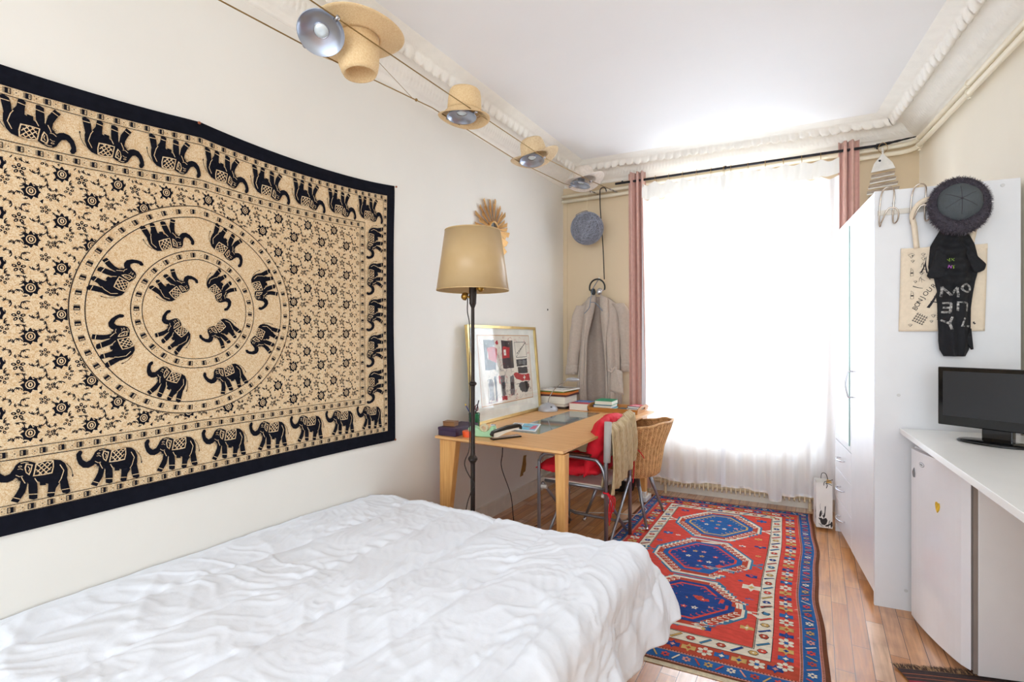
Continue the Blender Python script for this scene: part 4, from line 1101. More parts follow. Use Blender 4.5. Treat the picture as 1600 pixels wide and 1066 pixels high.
def duv(u, v):
    DX, DY = 0.36, 0.32
    p = u*(WX_+DX); q = -0.32+v*(LY_+DY+0.32)
    dx = max(0, p-WX_); dy = max(0, q-LY_); d = math.hypot(dx, dy)
    r = 0.075
    if d > 1e-6:
        nx, ny = dx/d, dy/d
        if d < r*PI/2: R_ = r*math.sin(d/r); D = r*(1-math.cos(d/r))
        else:
            ex = d-r*PI/2; R_ = r+ex*(0.26 if dx > dy else 0.10); D = r+ex*0.96
    else: nx = ny = R_ = D = 0
    x = min(p, WX_)+nx*R_; y = min(q, LY_)+ny*R_; z = 0.487-D
    # quilting channels and crumpled folds
    sx = 0.27; fx = abs(math.sin(PI*(p+0.04*math.sin(q*3))/sx)); fy = abs(math.sin(PI*(q+0.05*math.sin(p*4)+0.1)/0.52))
    puff = 0.021*(fx**0.35)*(0.75+0.25*fy**0.5)
    w1 = ridge(p*3.2+0.8*fbm(p*1.3, q*1.3, 1), q*4.4+p*2.2, 3.1); w2 = ridge(p*7+q*3, q*6.5-p*4, 8.2); w3 = ridge(p*12-q*6, q*9+p*5, 5.5)
    seam = 1-min(1, fx*1.7)
    g1 = p*0.8+q*0.35+0.25*fbm(p*1.1, q*1.1, 11); g2 = q*0.95-p*0.45+0.3*fbm(p*1.4, q*1.2, 13)
    w4 = ridge(g1*3.0, g2*15, 21.0); w5 = ridge(g1*22+2*fbm(p, q, 4), g2*5.0, 25.0); w6 = ridge(g2*9, g1*26, 29.0)
    msk = sm(0.5+1.3*noise.noise(Vector((p*2.1, q*2.1, 17)))); ms2 = sm(0.5+1.4*noise.noise(Vector((p*1.9+5, q*2.3, 19))))
    wr = 0.014*max(0, w1-0.35)**1.6+0.006*max(0, w2-0.45)**1.5+0.003*max(0, w3-0.3)**1.5*(0.4+seam)
    wr += 0.020*max(0, w4-0.55)**1.3*msk**2+0.018*max(0, w5-0.62)**1.2*ms2**2+0.009*max(0, w6-0.5)**1.3*(1-msk)
    gath = 0.0055*seam*math.sin(q*75+4*math.sin(p*30))*sm(0.5+noise.noise(Vector((p*5, q*5, 2)))*1.5)
    h = puff+wr+gath+0.016*fbm(p*1.6, q*1.6, 6)
    edge = sm((p)/0.10)
    h *= 0.35+0.65*edge
    # normal direction of the draped shell
    if d > 1e-6:
        a = min(d/r, PI/2); n = Vector((nx*math.sin(a), ny*math.sin(a), math.cos(a)))
    else: n = Vector((0, 0, 1)); a = 0
    fold = 0.0
    if d > r:
        along = q if dx > dy else p
        fold = min(1, (d-r)/0.2)*(0.030*math.sin(along*13+1.2*math.sin(along*5))+0.014*math.sin(along*29))
    cr = max(0, min(dx, dy))
    P_ = Vector((x, y, z))+n*(h+fold)
    if cr > 0: P_ += Vector((0.16*cr, 0.06*cr, 0.50*cr))
    P_.x = max(P_.x, 0.006)
    P_.z += 0.012*(1-sm(q/0.6)) if q < 0.6 else 0
    P_.z = max(P_.z, 0.018) 
    zs = 0.010*math.sin(p*2.4+q*1.7)
    return Vector((XL+P_.x, P_.y, P_.z+(zs if d == 0 else 0)+ (0.0)))
b = MB(); b.grid(duv, 260, 380)
o = b.build('duvet', M_duvet, smooth=True, solid=0.004)
tag(o, 'rumpled white quilted duvet spread over the bed and drooping off its corner', 'duvet')

# ------------------------------------------------------------------ desk
t = thing('desk', 'long beech desk with a glass panel let into its top, along the left wall', 'desk', (-1.60, 3.38, 0))
def frus(b, x0, x1, y0, y1, X0, X1, Y0, Y1, z0, z1):   # bottom rect, top rect
    vs = [(x0,y0,z0),(x1,y0,z0),(x1,y1,z0),(x0,y1,z0),(X0,Y0,z1),(X1,Y0,z1),(X1,Y1,z1),(X0,Y1,z1)]
    b.add(vs, [(0,3,2,1),(4,5,6,7),(0,1,5,4),(1,2,6,5),(2,3,7,6),(3,0,4,7)]); return b
# top with a slot for the glass
gx0, gx1, gy0, gy1 = -1.765, -1.500, 2.86, 3.93
TX0, TX1, TYa, TYb = -2.035, -1.160, 2.49, 4.275
b = MB()
for a in ((TX0, TX1, TYa, gy0), (TX0, TX1, gy1, TYb), (TX0, gx0, gy0, gy1), (gx1, TX1, gy0, gy1)): b.box(a[0], a[1], a[2], a[3], 0.736, 0.750)
frus(b, TX0+0.03, TX1-0.03, TYa+0.03, TYb-0.03, TX0+0.001, TX1-0.001, TYa+0.001, TYb-0.001, 0.722, 0.7359)
b.build('desk_top', M_desk, t)
M_dglass = mat('grey_green_glass', (108, 124, 122), 0.06, 0.0, var=0.05, scale=3, spec=0.8)
b = MB(); b.box(gx0+0.001, gx1-0.001, gy0+0.001, gy1-0.001, 0.740, 0.7495); b.build('glass_inset', M_dglass, t, label='grey green glass inset')
for (x0, x1, y0, y1, X0, X1, Y0, Y1) in ((-2.03, -1.985, 2.53, 2.565, -2.03, -1.905, 2.53, 2.585), (-1.212, -1.170, 2.53, 2.570, -1.232, -1.170, 2.53, 2.59),
                                         (-1.270, -1.205, 4.185, 4.235, -1.29, -1.205, 4.10, 4.235), (-2.02, -1.95, 4.185, 4.235, -2.02, -1.90, 4.12, 4.235)):
    b = MB(); frus(b, x0, x1, y0, y1, X0, X1, Y0, Y1, 0, 0.7215); b.build('leg', M_deskv, t, bevel=0.004)
DT = 0.7503

# framed print leaning on the wall
FT0, FT1 = (-2.035, 2.885, DT), (-2.035, 3.90, DT)
lean = math.asin(0.060/0.70); FWd, FHt = 1.0, 0.70
def frm(a, h, d):  # a along +Y, h up the lean, d out of the picture
    return Vector((-2.030-h*math.sin(lean)+d*math.cos(lean), 2.875+a, DT+0.001+0.0+h*math.cos(lean)+d*math.sin(lean)))
t = thing('framed_print', 'gold framed abstract print in red, black and cream leaning on the wall on the desk', 'picture', (-2.03, 3.375, DT))
M_gold = mat('gold_frame', (214, 188, 128), 0.3, 0.75, var=0.06)
b = MB(); w = 0.020
for a in ((0, w, 0, FHt), (FWd-w, FWd, 0, FHt), (w, FWd-w, 0, w), (w, FWd-w, FHt-w, FHt)):
    b.ext([(a[0], a[2]), (a[1], a[2]), (a[1], a[3]), (a[0], a[3])], frm, 0.024)
b.build('frame', M_gold, t, bevel=0.003)
b = MB(); b.ext([(w, w), (FWd-w, w), (FWd-w, FHt-w), (w, FHt-w)], frm, 0.008); b.build('mount', mat('ivory_mount', (236, 234, 226), 0.8), t)
P = Pat()   # 0 paper 1 black 2 red 3 cream 4 grey 5 tan line
ax0, ax1, ay0, ay1 = 0.135, FWd-0.115, 0.120, FHt-0.075
P.rect(0, 5, ax0-0.007, ay0-0.007, ax1+0.007, ay1+0.007); P.rect(1, 0, ax0, ay0, ax1, ay1)
def U(x, y): return (ax0+(ax1-ax0)*x, ay0+(ay1-ay0)*y)
def blob(L, m, pts, seed=0, j=0.006):
    r = random.Random(seed); q = []
    n = len(pts)
    for i in range(n):
        a, c = pts[i], pts[(i+1) % n]
        for k in range(4): q.append(U(a[0]+(c[0]-a[0])*k/4+r.uniform(-j, j), a[1]+(c[1]-a[1])*k/4+r.uniform(-j, j)))
    P.p(L, m, q)
def rc(x0, y0, x1, y1): return [(x0, y0), (x1, y0), (x1, y1), (x0, y1)]
blob(2, 1, rc(.10, .50, .29, .94), 1); blob(2, 1, rc(.42, .50, .64, .93), 2)
blob(3, 2, [(.15, .66), (.30, .60), (.33, .80), (.28, .84), (.15, .82)], 3); blob(3, 2, [(.42, .66), (.56, .66), (.58, .82), (.44, .84)], 4)
blob(4, 3, rc(.455, .70, .50, .79), 5, .002); blob(5, 1, rc(.472, .735, .482, .75), 6, .001); blob(4, 3, [(.145, .68), (.165, .64), (.16, .80)], 61, .002)
blob(2, 1, rc(.70, .52, .93, .63), 7); blob(2, 1, rc(.72, .40, .93, .50), 8); blob(3, 4, rc(.74, .54, .90, .61), 71, .008); 
blob(3, 2, [(.62, .40), (.66, .33), (.80, .28), (.97, .27), (.96, .38), (.80, .385), (.66, .43)], 9); 
blob(4, 3, rc(.838, .295, .852, .365), 10, .001); blob(4, 3, rc(.82, .32, .87, .342), 11, .001)
blob(2, 1, [(.70, .20), (.76, .26), (.90, .26), (.95, .20), (.90, .10), (.78, .10)], 12, .012)
blob(2, 4, rc(.14, .06, .22, .36), 13, .012); blob(3, 1, rc(.245, .04, .28, .40), 14, .006); blob(2, 4, rc(.36, .10, .44, .40), 15, .012); blob(3, 1, rc(.38, .20, .43, .30), 16, .01); blob(2, 4, rc(.54, .08, .62, .38), 17, .012); blob(3, 1, rc(.55, .18, .61, .28), 18, .01)
blob(2, 2, rc(.36, .03, .47, .09), 19, .008); blob(3, 2, rc(.33, .28, .355, .40), 20, .006); blob(3, 2, [(.30, .90), (.35, .94), (.36, .88), (.33, .86)], 21, .004)
r = random.Random(12)
def scr(m, x0, y0, x1, y1, n, w_=0.002, st=0.03):
    for _ in range(n):
        x, y = r.uniform(x0, x1), r.uniform(y0, y1); pts = [U(x, y)]
        for k in range(r.randrange(3, 7)):
            x += r.uniform(-st, st); y += r.uniform(-st, st)*1.3; pts.append(U(min(max(x, .02), .98), min(max(y, .02), .98)))
        P.line(6, m, pts, w_, w_*0.6)
scr(1, .30, .45, .42, .90, 16); scr(1, .08, .36, .62, .50, 26); scr(1, .12, .05, .66, .38, 34); scr(2, .30, .05, .66, .42, 16, .003, .02); scr(2, .03, .93, .97, .96, 12, .0025); scr(2, .93, .10, .97, .90, 14, .0022, .02); scr(2, .10, .02, .80, .06, 10, .0025); scr(2, .30, .55, .40, .78, 8, .003, .02); scr(1, .66, .06, .96, .28, 12)
for a, c in (((.68, .90), (.92, .90)), ((.92, .90), (.93, .66)), ((.68, .90), (.70, .66)), ((.70, .66), (.93, .66)), ((.70, .66), (.90, .88)), ((.12, .03), (.28, .03)), ((.12, .03), (.13, .36)), ((.66, .24), (.94, .26))): P.line(6, 1, [U(*a), U(*c)], 0.004)
for k in range(6): P.line(6, 1, [U(.72+k*.035, .72+k*.03), U(.745+k*.035, .74+k*.03)], 0.008)
for k in range(7): P.star(7, 3, U(.14+.11*(k % 2)+.3*(k//4)+0.02*k, .88-.03*(k % 3)-.32*(k//3 % 2)), .004, .003, 4)
art_cols = [mat('print_paper', (232, 222, 208), 0.85), mat('print_black', (42, 42, 48), 0.8, var=.2, scale=60), mat('print_red', (186, 30, 38), 0.8, var=.1, scale=40), mat('print_white', (236, 230, 218), 0.8), mat('print_grey', (112, 110, 112), 0.8, var=.35, scale=70), mat('print_line', (206, 160, 120), 0.8)]
P.mesh('print', art_cols, lambda u, v, o_: frm(u, v, 0.0085+o_), 0, t, gap=0.00012).matrix_parent_inverse = Matrix.Translation((2.03, -3.375, -DT))
b = MB(); b.ext([(w, w), (FWd-w, w), (FWd-w, FHt-w), (w, FHt-w)], lambda a, h, d: frm(a, h, d+0.013), 0.002); b.build('glass', glass_mat('picture_glass', (0.98, 0.99, 0.99), 0.07, 0.03), t)

def book(x, y, z, w, l, h, cover, rz=0, label=None, group=None, page=(232, 226, 212), soft=False, name='book', spine='left'):
    # closed book lying flat: cover boards, spine, page block; w along x, l along y
    t = thing(name, label, 'book' if name == 'book' else name.replace('_', ' '), (x, y, z), group, rz)
    c = mat('cover_%d_%d_%d' % cover, cover, 0.45, var=0.08, scale=30)
    b = MB(); tb = 0.0015 if soft else 0.0028
    b.box(-w/2, w/2, -l/2, l/2, 0, tb); b.box(-w/2, w/2, -l/2, l/2, h-tb, h); b.box(-w/2, -w/2+tb, -l/2, l/2, tb, h-tb)
    b.build('cover', c, t, world=False, bevel=0.0008)
    b = MB(); b.box(-w/2+tb, w/2-0.004, -l/2+0.003, l/2-0.003, tb, h-tb); b.build('pages', mat('page_block_%d_%d' % (page[0], page[2]), page, 0.9, var=0.12, scale=3, stretch=(1, 1, 180)), t, world=False)
    return t
def cover_art(t, z, w, l, rects):
    P = Pat()
    for i, (m, x0, y0, x1, y1) in enumerate(rects): P.rect(i, m[1], x0*w, y0*l, x1*w, y1*l)
    ms = []
    idx = {}
    q = Pat()
    for i, (m, x0, y0, x1, y1) in enumerate(rects):
        if m not in idx: idx[m] = len(ms); ms.append(mat('art_%d_%d_%d' % m, m, 0.5))
        q.rect(i, idx[m], (x0-0.5)*w, (y0-0.5)*l, (x1-0.5)*w, (y1-0.5)*l)
    return q.mesh('cover_print', ms, lambda u, v, o_: Vector((u, v, z+0.0003+o_)), 0, t, gap=0.0001)
z = DT
# stack of large books and magazines against the left wall
stk = [(0.235, 0.27, 0.018, (70, 60, 56), 0.05, 'dark magazine at the very bottom of the tall stack by the desk lamp'), (0.23, 0.28, 0.024, (206, 196, 180), -0.04, 'worn paperback second from the bottom of the tall stack by the desk lamp'),
       (0.25, 0.30, 0.062, (222, 216, 204), 0.06, 'thickest white book in the tall stack by the desk lamp'), (0.25, 0.31, 0.016, (96, 60, 60), 0.02, 'dark red spined book above the thick white one in the tall stack'),
       (0.26, 0.32, 0.018, (206, 120, 50), 0.10, 'orange covered magazine near the top of the tall stack'), (0.24, 0.31, 0.010, (120, 140, 60), 0.0, 'thin green magazine near the top of the tall stack'), (0.24, 0.32, 0.014, (214, 210, 204), -0.05, 'grey and white magazine lying topmost on the tall stack')]
for i, (w, l, h, c, rz, lab) in enumerate(stk):
    o = book(-1.96+0.01*math.sin(i*2.3), 4.12, z+0.0003, w, l, h, c, rz, lab, 'books and magazines in the tall stack', soft=(h < 0.02), page=c if i in (0, 3, 4, 5) else (232, 226, 212))
    if i == 6: cover_art(o, h, w, l, [((190, 186, 180), .05, .05, .95, .95), ((90, 88, 88), .12, .5, .6, .85), ((232, 232, 230), .15, .12, .85, .4), ((140, 120, 100), .62, .55, .9, .8), ((60, 60, 62), .2, .2, .75, .24)])
    z += h+0.0006
o = book(-1.722, 4.10, DT, 0.165, 0.235, 0.058, (186, 60, 70), 0.04, 'thick red and blue dictionary between the stack and the tray', soft=True)
cover_art(o, 0.058, 0.165, 0.235, [((70, 120, 180), 0.02, .35, .98, .98), ((196, 62, 78), 0.02, .02, .98, .38), ((226, 200, 205), .2, .5, .75, .56)])
# wooden tray and what lies in it
tx0, tx1, ty0, ty1 = -1.625, -1.215, 3.985, 4.262
t = thing('wooden_tray', 'orange wooden serving tray with cut-out handles holding books', 'tray', ((tx0+tx1)/2, (ty0+ty1)/2, DT), rz=0)
b = MB(); b.box(tx0, tx1, ty0, ty1, DT+0.0003, DT+0.006); b.build('base', M_tray, t)
b = MB(); frus(b, tx0, tx1, ty0, ty0+0.008, tx0-0.008, tx1+0.008, ty0-0.010, ty0-0.002, DT+0.006, DT+0.038); b.build('side', M_tray, t)
b = MB(); frus(b, tx0, tx1, ty1-0.008, ty1, tx0-0.008, tx1+0.008, ty1+0.002, ty1+0.010, DT+0.006, DT+0.038); b.build('side', M_tray, t)
for sx, xx in ((-1, tx0), (1, tx1)):
    b = MB()
    def hf(a, h, d, xx=xx, sx=sx): return Vector((xx+sx*(h*0.25+d)-sx*0.008, (ty0+ty1)/2+a, DT+0.006+h))
    L2 = (ty1-ty0)/2
    for pl in ([(-L2, 0), (L2, 0), (L2+.006, .018), (-L2-.006, .018)], [(-L2-.006, .018), (-0.055, .018), (-0.055, .036), (-L2-.008, .036)], [(0.055, .018), (L2+.006, .018), (L2+.008, .036), (0.055, .036)], [(-L2-.008, .036), (L2+.008, .036), (0.07, .056), (-0.07, .056)]): b.ext(pl, hf, 0.008)
    b.build('handle_end', M_tray, t, label='end with a cut-out handle')
TB = DT+0.0065
g = 'books lying in the wooden tray'
book(-1.515, 4.10, TB, 0.165, 0.21, 0.020, (70, 150, 150), 0.12, 'teal booklet under the blue and green books in the tray', g, soft=True)
book(-1.525, 4.115, TB+0.0206, 0.150, 0.19, 0.026, (34, 60, 150), 0.05, 'blue book beneath the green box on the tray', g)
book(-1.520, 4.12, TB+0.0472, 0.150, 0.19, 0.034, (20, 140, 96), 0.08, 'green hardback lying topmost on the left of the tray', g)
o = book(-1.385, 4.10, TB, 0.095, 0.20, 0.014, (52, 76, 84), -0.15, 'slim dark green book in the middle of the tray', g, soft=True)
o = book(-1.275, 4.06, TB, 0.10, 0.13, 0.012, (96, 150, 190), 0.1, 'small pale blue booklet at the right front of the tray', g, soft=True)
o = book(-1.275, 4.175, TB, 0.110, 0.15, 0.022, (222, 214, 200), -0.2, 'cream paperback under the red one at the right end of the tray', g)
o = book(-1.275, 4.175, TB+0.0226, 0.105, 0.145, 0.020, (60, 60, 84), -0.12, 'small paperback with a red cover topmost at the right end of the tray', g)
cover_art(o, 0.020, 0.105, 0.145, [((200, 60, 80), .05, .05, .95, .95), ((236, 220, 220), .2, .3, .8, .5)])
# desk lamp
t = thing('desk_lamp', 'small silver desk lamp with a domed base and thin curved arm', 'lamp', (-1.925, 3.83, DT))
LB = Vector((-1.925, 3.83, DT))
M_lsil = mat('silver_plastic', (176, 178, 184), 0.35, 0.3, var=0.03)
b = MB(); b.lathe([(0.082, 0.0003), (0.084, 0.008), (0.080, 0.022), (0.066, 0.044), (0.044, 0.060), (0.018, 0.068), (0.001, 0.070)], 32, LB, sx=1.0); b.build('base', M_lsil, t, smooth=True)
b = MB(); b.ball(LB+Vector((0.052, -0.042, 0.040)), 0.010, 0.010, 0.005, 10); b.build('switch', M_black, t, smooth=True)
b = MB(); b.tube(bez(LB+Vector((0.0, 0, 0.066)), LB+Vector((0.015, 0.0, 0.16)), LB+Vector((0.09, 0.01, 0.225)), LB+Vector((0.175, 0.015, 0.262)), 14), 0.0036, 8); b.build('arm', M_chrome, t, smooth=True)
b = MB(); HC = LB+Vector((0.215, 0.02, 0.268)); b.ball(HC, 0.058, 0.036, 0.018, 20, fn=lambda d: 1.0 if d.z > -0.1 else 0.9); b.build('head', M_lsil, t, smooth=True)
# purple box, small wooden box, tin, cup
t = thing('flat_box', 'flat dark purple box at the near left end of the desk', 'box', (-1.965, 2.64, DT), rz=0.03)
b = MB(); b.box(-0.066, 0.066, -0.125, 0.125, 0.0003, 0.034); b.build('box_body', mat('aubergine_card', (56, 36, 64), 0.5, var=0.1), t, world=False, bevel=0.002)
b = MB(); b.box(-0.068, 0.068, -0.127, 0.127, 0.035, 0.052); b.build('lid', MATS['aubergine_card'], t, world=False, bevel=0.002)
t = thing('wooden_box', 'tiny wooden box lying on the flat purple box', 'box', (-1.985, 2.585, DT+0.0525), rz=0.15)
b = MB(); b.box(-0.040, 0.040, -0.028, 0.028, 0.0003, 0.020); b.build('box_body', wood_mat('walnut', (110, 70, 36), (150, 104, 60), (3, 30, 30)), t, world=False, bevel=0.001)
b = MB(); b.box(-0.041, 0.041, -0.029, 0.029, 0.0208, 0.030); b.build('lid', MATS['walnut'], t, world=False, bevel=0.001)
t = thing('round_tin', 'small round orange tin beside the purple box', 'tin', (-1.838, 2.575, DT))
b = MB(); b.lathe([(0.001, 0.0005), (0.038, 0.0005), (0.0385, 0.022)], 32, (-1.838, 2.575, DT)); b.build('tin_body', mat('orange_tin', (226, 84, 30), 0.3), t, smooth=False)
b = MB(); b.lathe([(0.040, 0.020), (0.040, 0.034), (0.037, 0.036), (0.001, 0.036)], 32, (-1.838, 2.575, DT)); b.build('lid', MATS['orange_tin'], t)
CP = Vector((-1.975, 2.83, DT))
t = thing('pencil_cup', 'green ribbed pencil cup beside the framed print', 'cup', CP)
b = MB()
def cupf(v, th, r): k = 1+0.05*math.sin(14*th+v.z*60)*math.sin(v.z*150); return Vector((v.x*k, v.y*k, v.z))
b.lathe([(0.001, 0.0005), (0.034, 0.0005)]+[(0.035+0.002*k/12, 0.004+0.098*k/12) for k in range(13)]+[(0.034, 0.103), (0.033, 0.02), (0.001, 0.02)], 42, CP, fn=cupf)
cg = mat('green_glazed', (24, 96, 60), 0.2, var=0.2, scale=30); b.build('cup_body', cg, t, smooth=True)
b = MB(); p0 = CP+Vector((0.0, 0, 0.022))
def pencil(n_, p, q, col, lab, tip=None):
    t = thing(n_, lab, n_.replace('_', ' '), p)
    b = MB(); b.tube([p, q], 0.0036, 6); b.build('shaft', mat('pen_%d_%d' % (col[0], col[2]), col, 0.4), t)
    if tip: b = MB(); d = (Vector(q)-Vector(p)).normalized(); b.tube([Vector(q), Vector(q)+d*0.012], [0.0046, 0.0030], 6); b.build('cap', mat('cap_%d_%d' % (tip[0], tip[2]), tip, 0.4), t)
pencil('pen', CP+Vector((0.012, 0.004, 0.022)), CP+Vector((-0.040, -0.040, 0.155)), (30, 56, 120), 'blue pen with a yellow cap standing in the pencil cup', (230, 190, 50))
pencil('pencil', CP+Vector((-0.012, -0.004, 0.022)), CP+Vector((0.034, 0.004, 0.19)), (24, 24, 28), 'black pencil leaning to the right in the pencil cup')
t = thing('scissors', 'scissors with dark red handles standing in the pencil cup', 'scissors', CP+Vector((0, 0.006, 0.025)))
b = MB(); b.add([CP+Vector(p) for p in ((-.006, .008, .025), (.006, .008, .025), (.010, .008, .115), (-.010, .008, .115), (-.006, .010, .025), (.006, .010, .025), (.010, .010, .115), (-.010, .010, .115))], [(0,3,2,1),(4,5,6,7),(0,1,5,4),(1,2,6,5),(2,3,7,6),(3,0,4,7)]); b.build('blades', M_chrome, t)
for sx in (-1, 1):
    b = MB(); b.tube([CP+Vector((sx*0.013+0.011*math.cos(a), 0.009, 0.137+0.020*math.sin(a))) for a in [2*PI*k/16 for k in range(16)]], 0.0034, 8, closed=True); b.build('finger_loop', mat('maroon_plastic', (110, 24, 36), 0.4), t, smooth=True)
# tape dispenser
TPc = Vector((-1.765, 2.625, DT))
def tf(a, z_, d, ang=0.25): return TPc+Vector((a*math.cos(ang)-d*math.sin(ang), a*math.sin(ang)+d*math.cos(ang), z_))
t = thing('tape_dispenser', 'mint green tape dispenser at the front edge of the desk', 'tape dispenser', TPc)
b = MB(); pr = [(-0.085, 0.0005), (0.070, 0.0005), (0.078, 0.012), (0.078, 0.058), (0.070, 0.070), (0.058, 0.070), (0.046, 0.048), (0.030, 0.034), (0.010, 0.030), (-0.010, 0.036), (-0.028, 0.052), (-0.050, 0.062), (-0.075, 0.064), (-0.090, 0.050), (-0.092, 0.012)]
b.ext(pr, lambda a, z_, d: tf(a, z_, d-0.028), 0.056); b.build('dispenser_body', mat('mint_plastic', (166, 214, 170), 0.3, var=0.02), t, bevel=0.006)
b = MB()
n = 24
for k in range(n):
    a0, a1 = 2*PI*k/n, 2*PI*(k+1)/n
    q = [tf(0.006+r_*math.cos(a), 0.052+r_*math.sin(a), d) for d in (-0.010, 0.010) for r_ in (0.014, 0.026) for a in (a0, a1)]
    b.add(q, [(0, 1, 3, 2), (4, 6, 7, 5), (2, 3, 7, 6), (0, 4, 5, 1)])
b.build('tape_roll', mat('tape_amber', (210, 196, 160), 0.3), t)
b = MB(); b.ext([(0.050, 0.0705), (0.078, 0.0705), (0.080, 0.076), (0.052, 0.076)], lambda a, z_, d: tf(a, z_, d-0.012), 0.024); b.build('cutter', M_chrome, t)
# stapler
SPc = Vector((-1.615, 2.640, DT))
def sf(a, z_, d, ang=1.08): return SPc+Vector((a*math.cos(ang)-d*math.sin(ang), a*math.sin(ang)+d*math.cos(ang), z_))
t = thing('stapler', 'open black and white stapler on the desk near the front edge', 'stapler', SPc)
b = MB(); b.ext([(-0.095, 0.0005), (0.105, 0.0005), (0.105, 0.008), (-0.095, 0.008)], lambda a, z_, d: sf(a, z_, d-0.020), 0.040); b.build('base_plate', M_black, t, bevel=0.002)
b = MB(); b.ext([(-0.09, 0.0085), (0.098, 0.0085), (0.098, 0.012), (-0.09, 0.014)], lambda a, z_, d: sf(a, z_, d-0.016), 0.032); b.build('base_pad', M_chrome, t)
b = MB(); b.ext([(-0.085, 0.014), (-0.06, 0.014), (0.00, 0.036), (0.09, 0.052), (0.09, 0.060), (0.0, 0.052), (-0.085, 0.040)], lambda a, z_, d: sf(a, z_, d-0.013), 0.026); b.build('magazine', mat('stapler_white', (226, 222, 210), 0.35), t, bevel=0.001)
b = MB(); b.ext([(-0.092, 0.018), (-0.085, 0.040), (0.0, 0.0525), (0.09, 0.0605), (0.104, 0.046), (0.112, 0.050), (0.108, 0.072), (0.09, 0.080), (0.02, 0.076), (-0.05, 0.060), (-0.088, 0.050), (-0.100, 0.030)], lambda a, z_, d: sf(a, z_, d-0.017), 0.034); b.build('handle', M_black, t, bevel=0.003)
# card
t = thing('postcard', 'printed postcard in pale blue and pink lying on the desk next to the glass panel', 'card', (-1.700, 3.03, DT+0.001), rz=0.0)
b = MB(); cpts = [(-1.765, 2.905), (-1.560, 2.925), (-1.665, 3.205), (-1.860, 3.165)]; b.prism(cpts, DT+0.0003, DT+0.0015); b.build('card', mat('card_white', (232, 232, 234), 0.5), t)
q = Pat(); cc = [mat('art_card_blue', (120, 190, 214), 0.5, var=.2, scale=40), mat('art_card_pink', (206, 90, 120), 0.5, var=.2, scale=60), mat('art_card_grey', (150, 146, 150), 0.5, var=.3, scale=90)]
q.rect(0, 0, .40, .10, .95, .92)
for i in range(2):
    for j in range(3): q.rect(0, 2, .05+i*.17, .10+j*.28, .18+i*.17, .32+j*.28)
q.p(1, 1, [(.72, .2), (.93, .3), (.92, .8), (.78, .7)]); q.p(1, 2, [(.42, .5), (.7, .42), (.72, .56), (.5, .64)])
c0, c1, c2, c3 = [Vector((x, y)) for x, y in cpts]
def cf(u, v, o_): p = (c0*(1-u)+c1*u)*(1-v)+(c3*(1-u)+c2*u)*v; return Vector((p.x+1.700, p.y-3.03, 0.0007+o_))
q.mesh('card_print', cc, cf, 0, t, gap=0.0001)

# ------------------------------------------------------------------ folding director chair
t = thing('director_chair', 'folding aluminium director chair with a red cushion pulled up to the desk', 'chair', (-1.32, 3.20, 0))
X0, X1, Y0, Y1 = -1.560, -1.100, 2.975, 3.440
for Y in (Y0, Y1):
    b = MB()
    pts = [(X0, Y, 0.0), (X0, Y, 0.50), (X0+0.006, Y, 0.56), (X0+0.035, Y, 0.598), (X0+0.09, Y, 0.610), (X1-0.10, Y, 0.607), (X1-0.05, Y, 0.590), (X1-0.02, Y, 0.545), (X1-0.004, Y, 0.48)]
    b.tube(smooth_path(pts, 4), 0.0115, 10); b.build('arm_tube', M_alu, t, smooth=True)
    b = MB(); b.tube([(X1, Y, 0.0), (X1, Y, 0.60), (X1+0.012, Y, 0.83)], 0.0125, 10); b.build('back_post', M_alu, t, smooth=True)
    b = MB(); b.tube([(X0+0.01, Y, 0.10), (X0+0.05, Y, 0.085), (X1-0.05, Y, 0.085), (X1, Y, 0.10)], 0.010, 10); b.build('bottom_rail', M_alu, t, smooth=True)
    b = MB(); b.box(X0+0.10, X1-0.10, Y-0.022, Y+0.022, 0.621, 0.634); b.build('armrest', wood_mat('dark_armrest', (74, 40, 28), (104, 58, 38), (3, 30, 30)), t, bevel=0.004)
    b = MB(); b.tube([(X1+0.006, Y, 0.60), (X1+0.013, Y, 0.845)], [0.022, 0.023], 12); b.build('back_sleeve', mat('grey_canvas', (176, 174, 170), 0.9, bump=0.2, bscale=200), t, smooth=True)
for X in (X0+0.02, X1-0.02):
    b = MB(); b.tube([(X, Y0+0.01, 0.41), (X, Y1-0.01, 0.03)], 0.010, 8); b.build('cross_leg', M_alu, t, smooth=True)
    b = MB(); b.tube([(X+0.022, Y1-0.01, 0.41), (X+0.022, Y0+0.01, 0.03)], 0.010, 8); b.build('cross_leg', M_alu, t, smooth=True)
    for Y in (Y0+0.015, Y1-0.015):
        b = MB(); b.tube([(X-0.012, Y, 0.385), (X+0.03, Y, 0.385)], 0.013, 8); b.build('joint', mat('joint_plastic', (206, 204, 198), 0.4), t)
for Y in (Y0+0.03, Y1-0.03):
    b = MB(); b.tube([(X0+0.03, Y, 0.425), (X1-0.03, Y, 0.425)], 0.012, 8); b.build('seat_rail', M_alu, t, smooth=True)
b = MB(); b.grid(lambda u, v: Vector((X0+0.03+(X1-X0-0.06)*u, Y0+0.015+(Y1-Y0-0.03)*v, 0.440-0.02*math.sin(PI*v))), 8, 8); b.build('seat_canvas', mat('white_canvas', (226, 220, 208), 0.9, bump=0.2, bscale=200), t, smooth=True, solid=0.004)
b = MB(); b.grid(lambda u, v: Vector((X1+0.006-0.010*math.sin(PI*u), Y0+0.02+(Y1-Y0-0.04)*u, 0.62+0.17*v)), 10, 6); b.build('back_canvas', MATS['white_canvas'], t, smooth=True, solid=0.003)

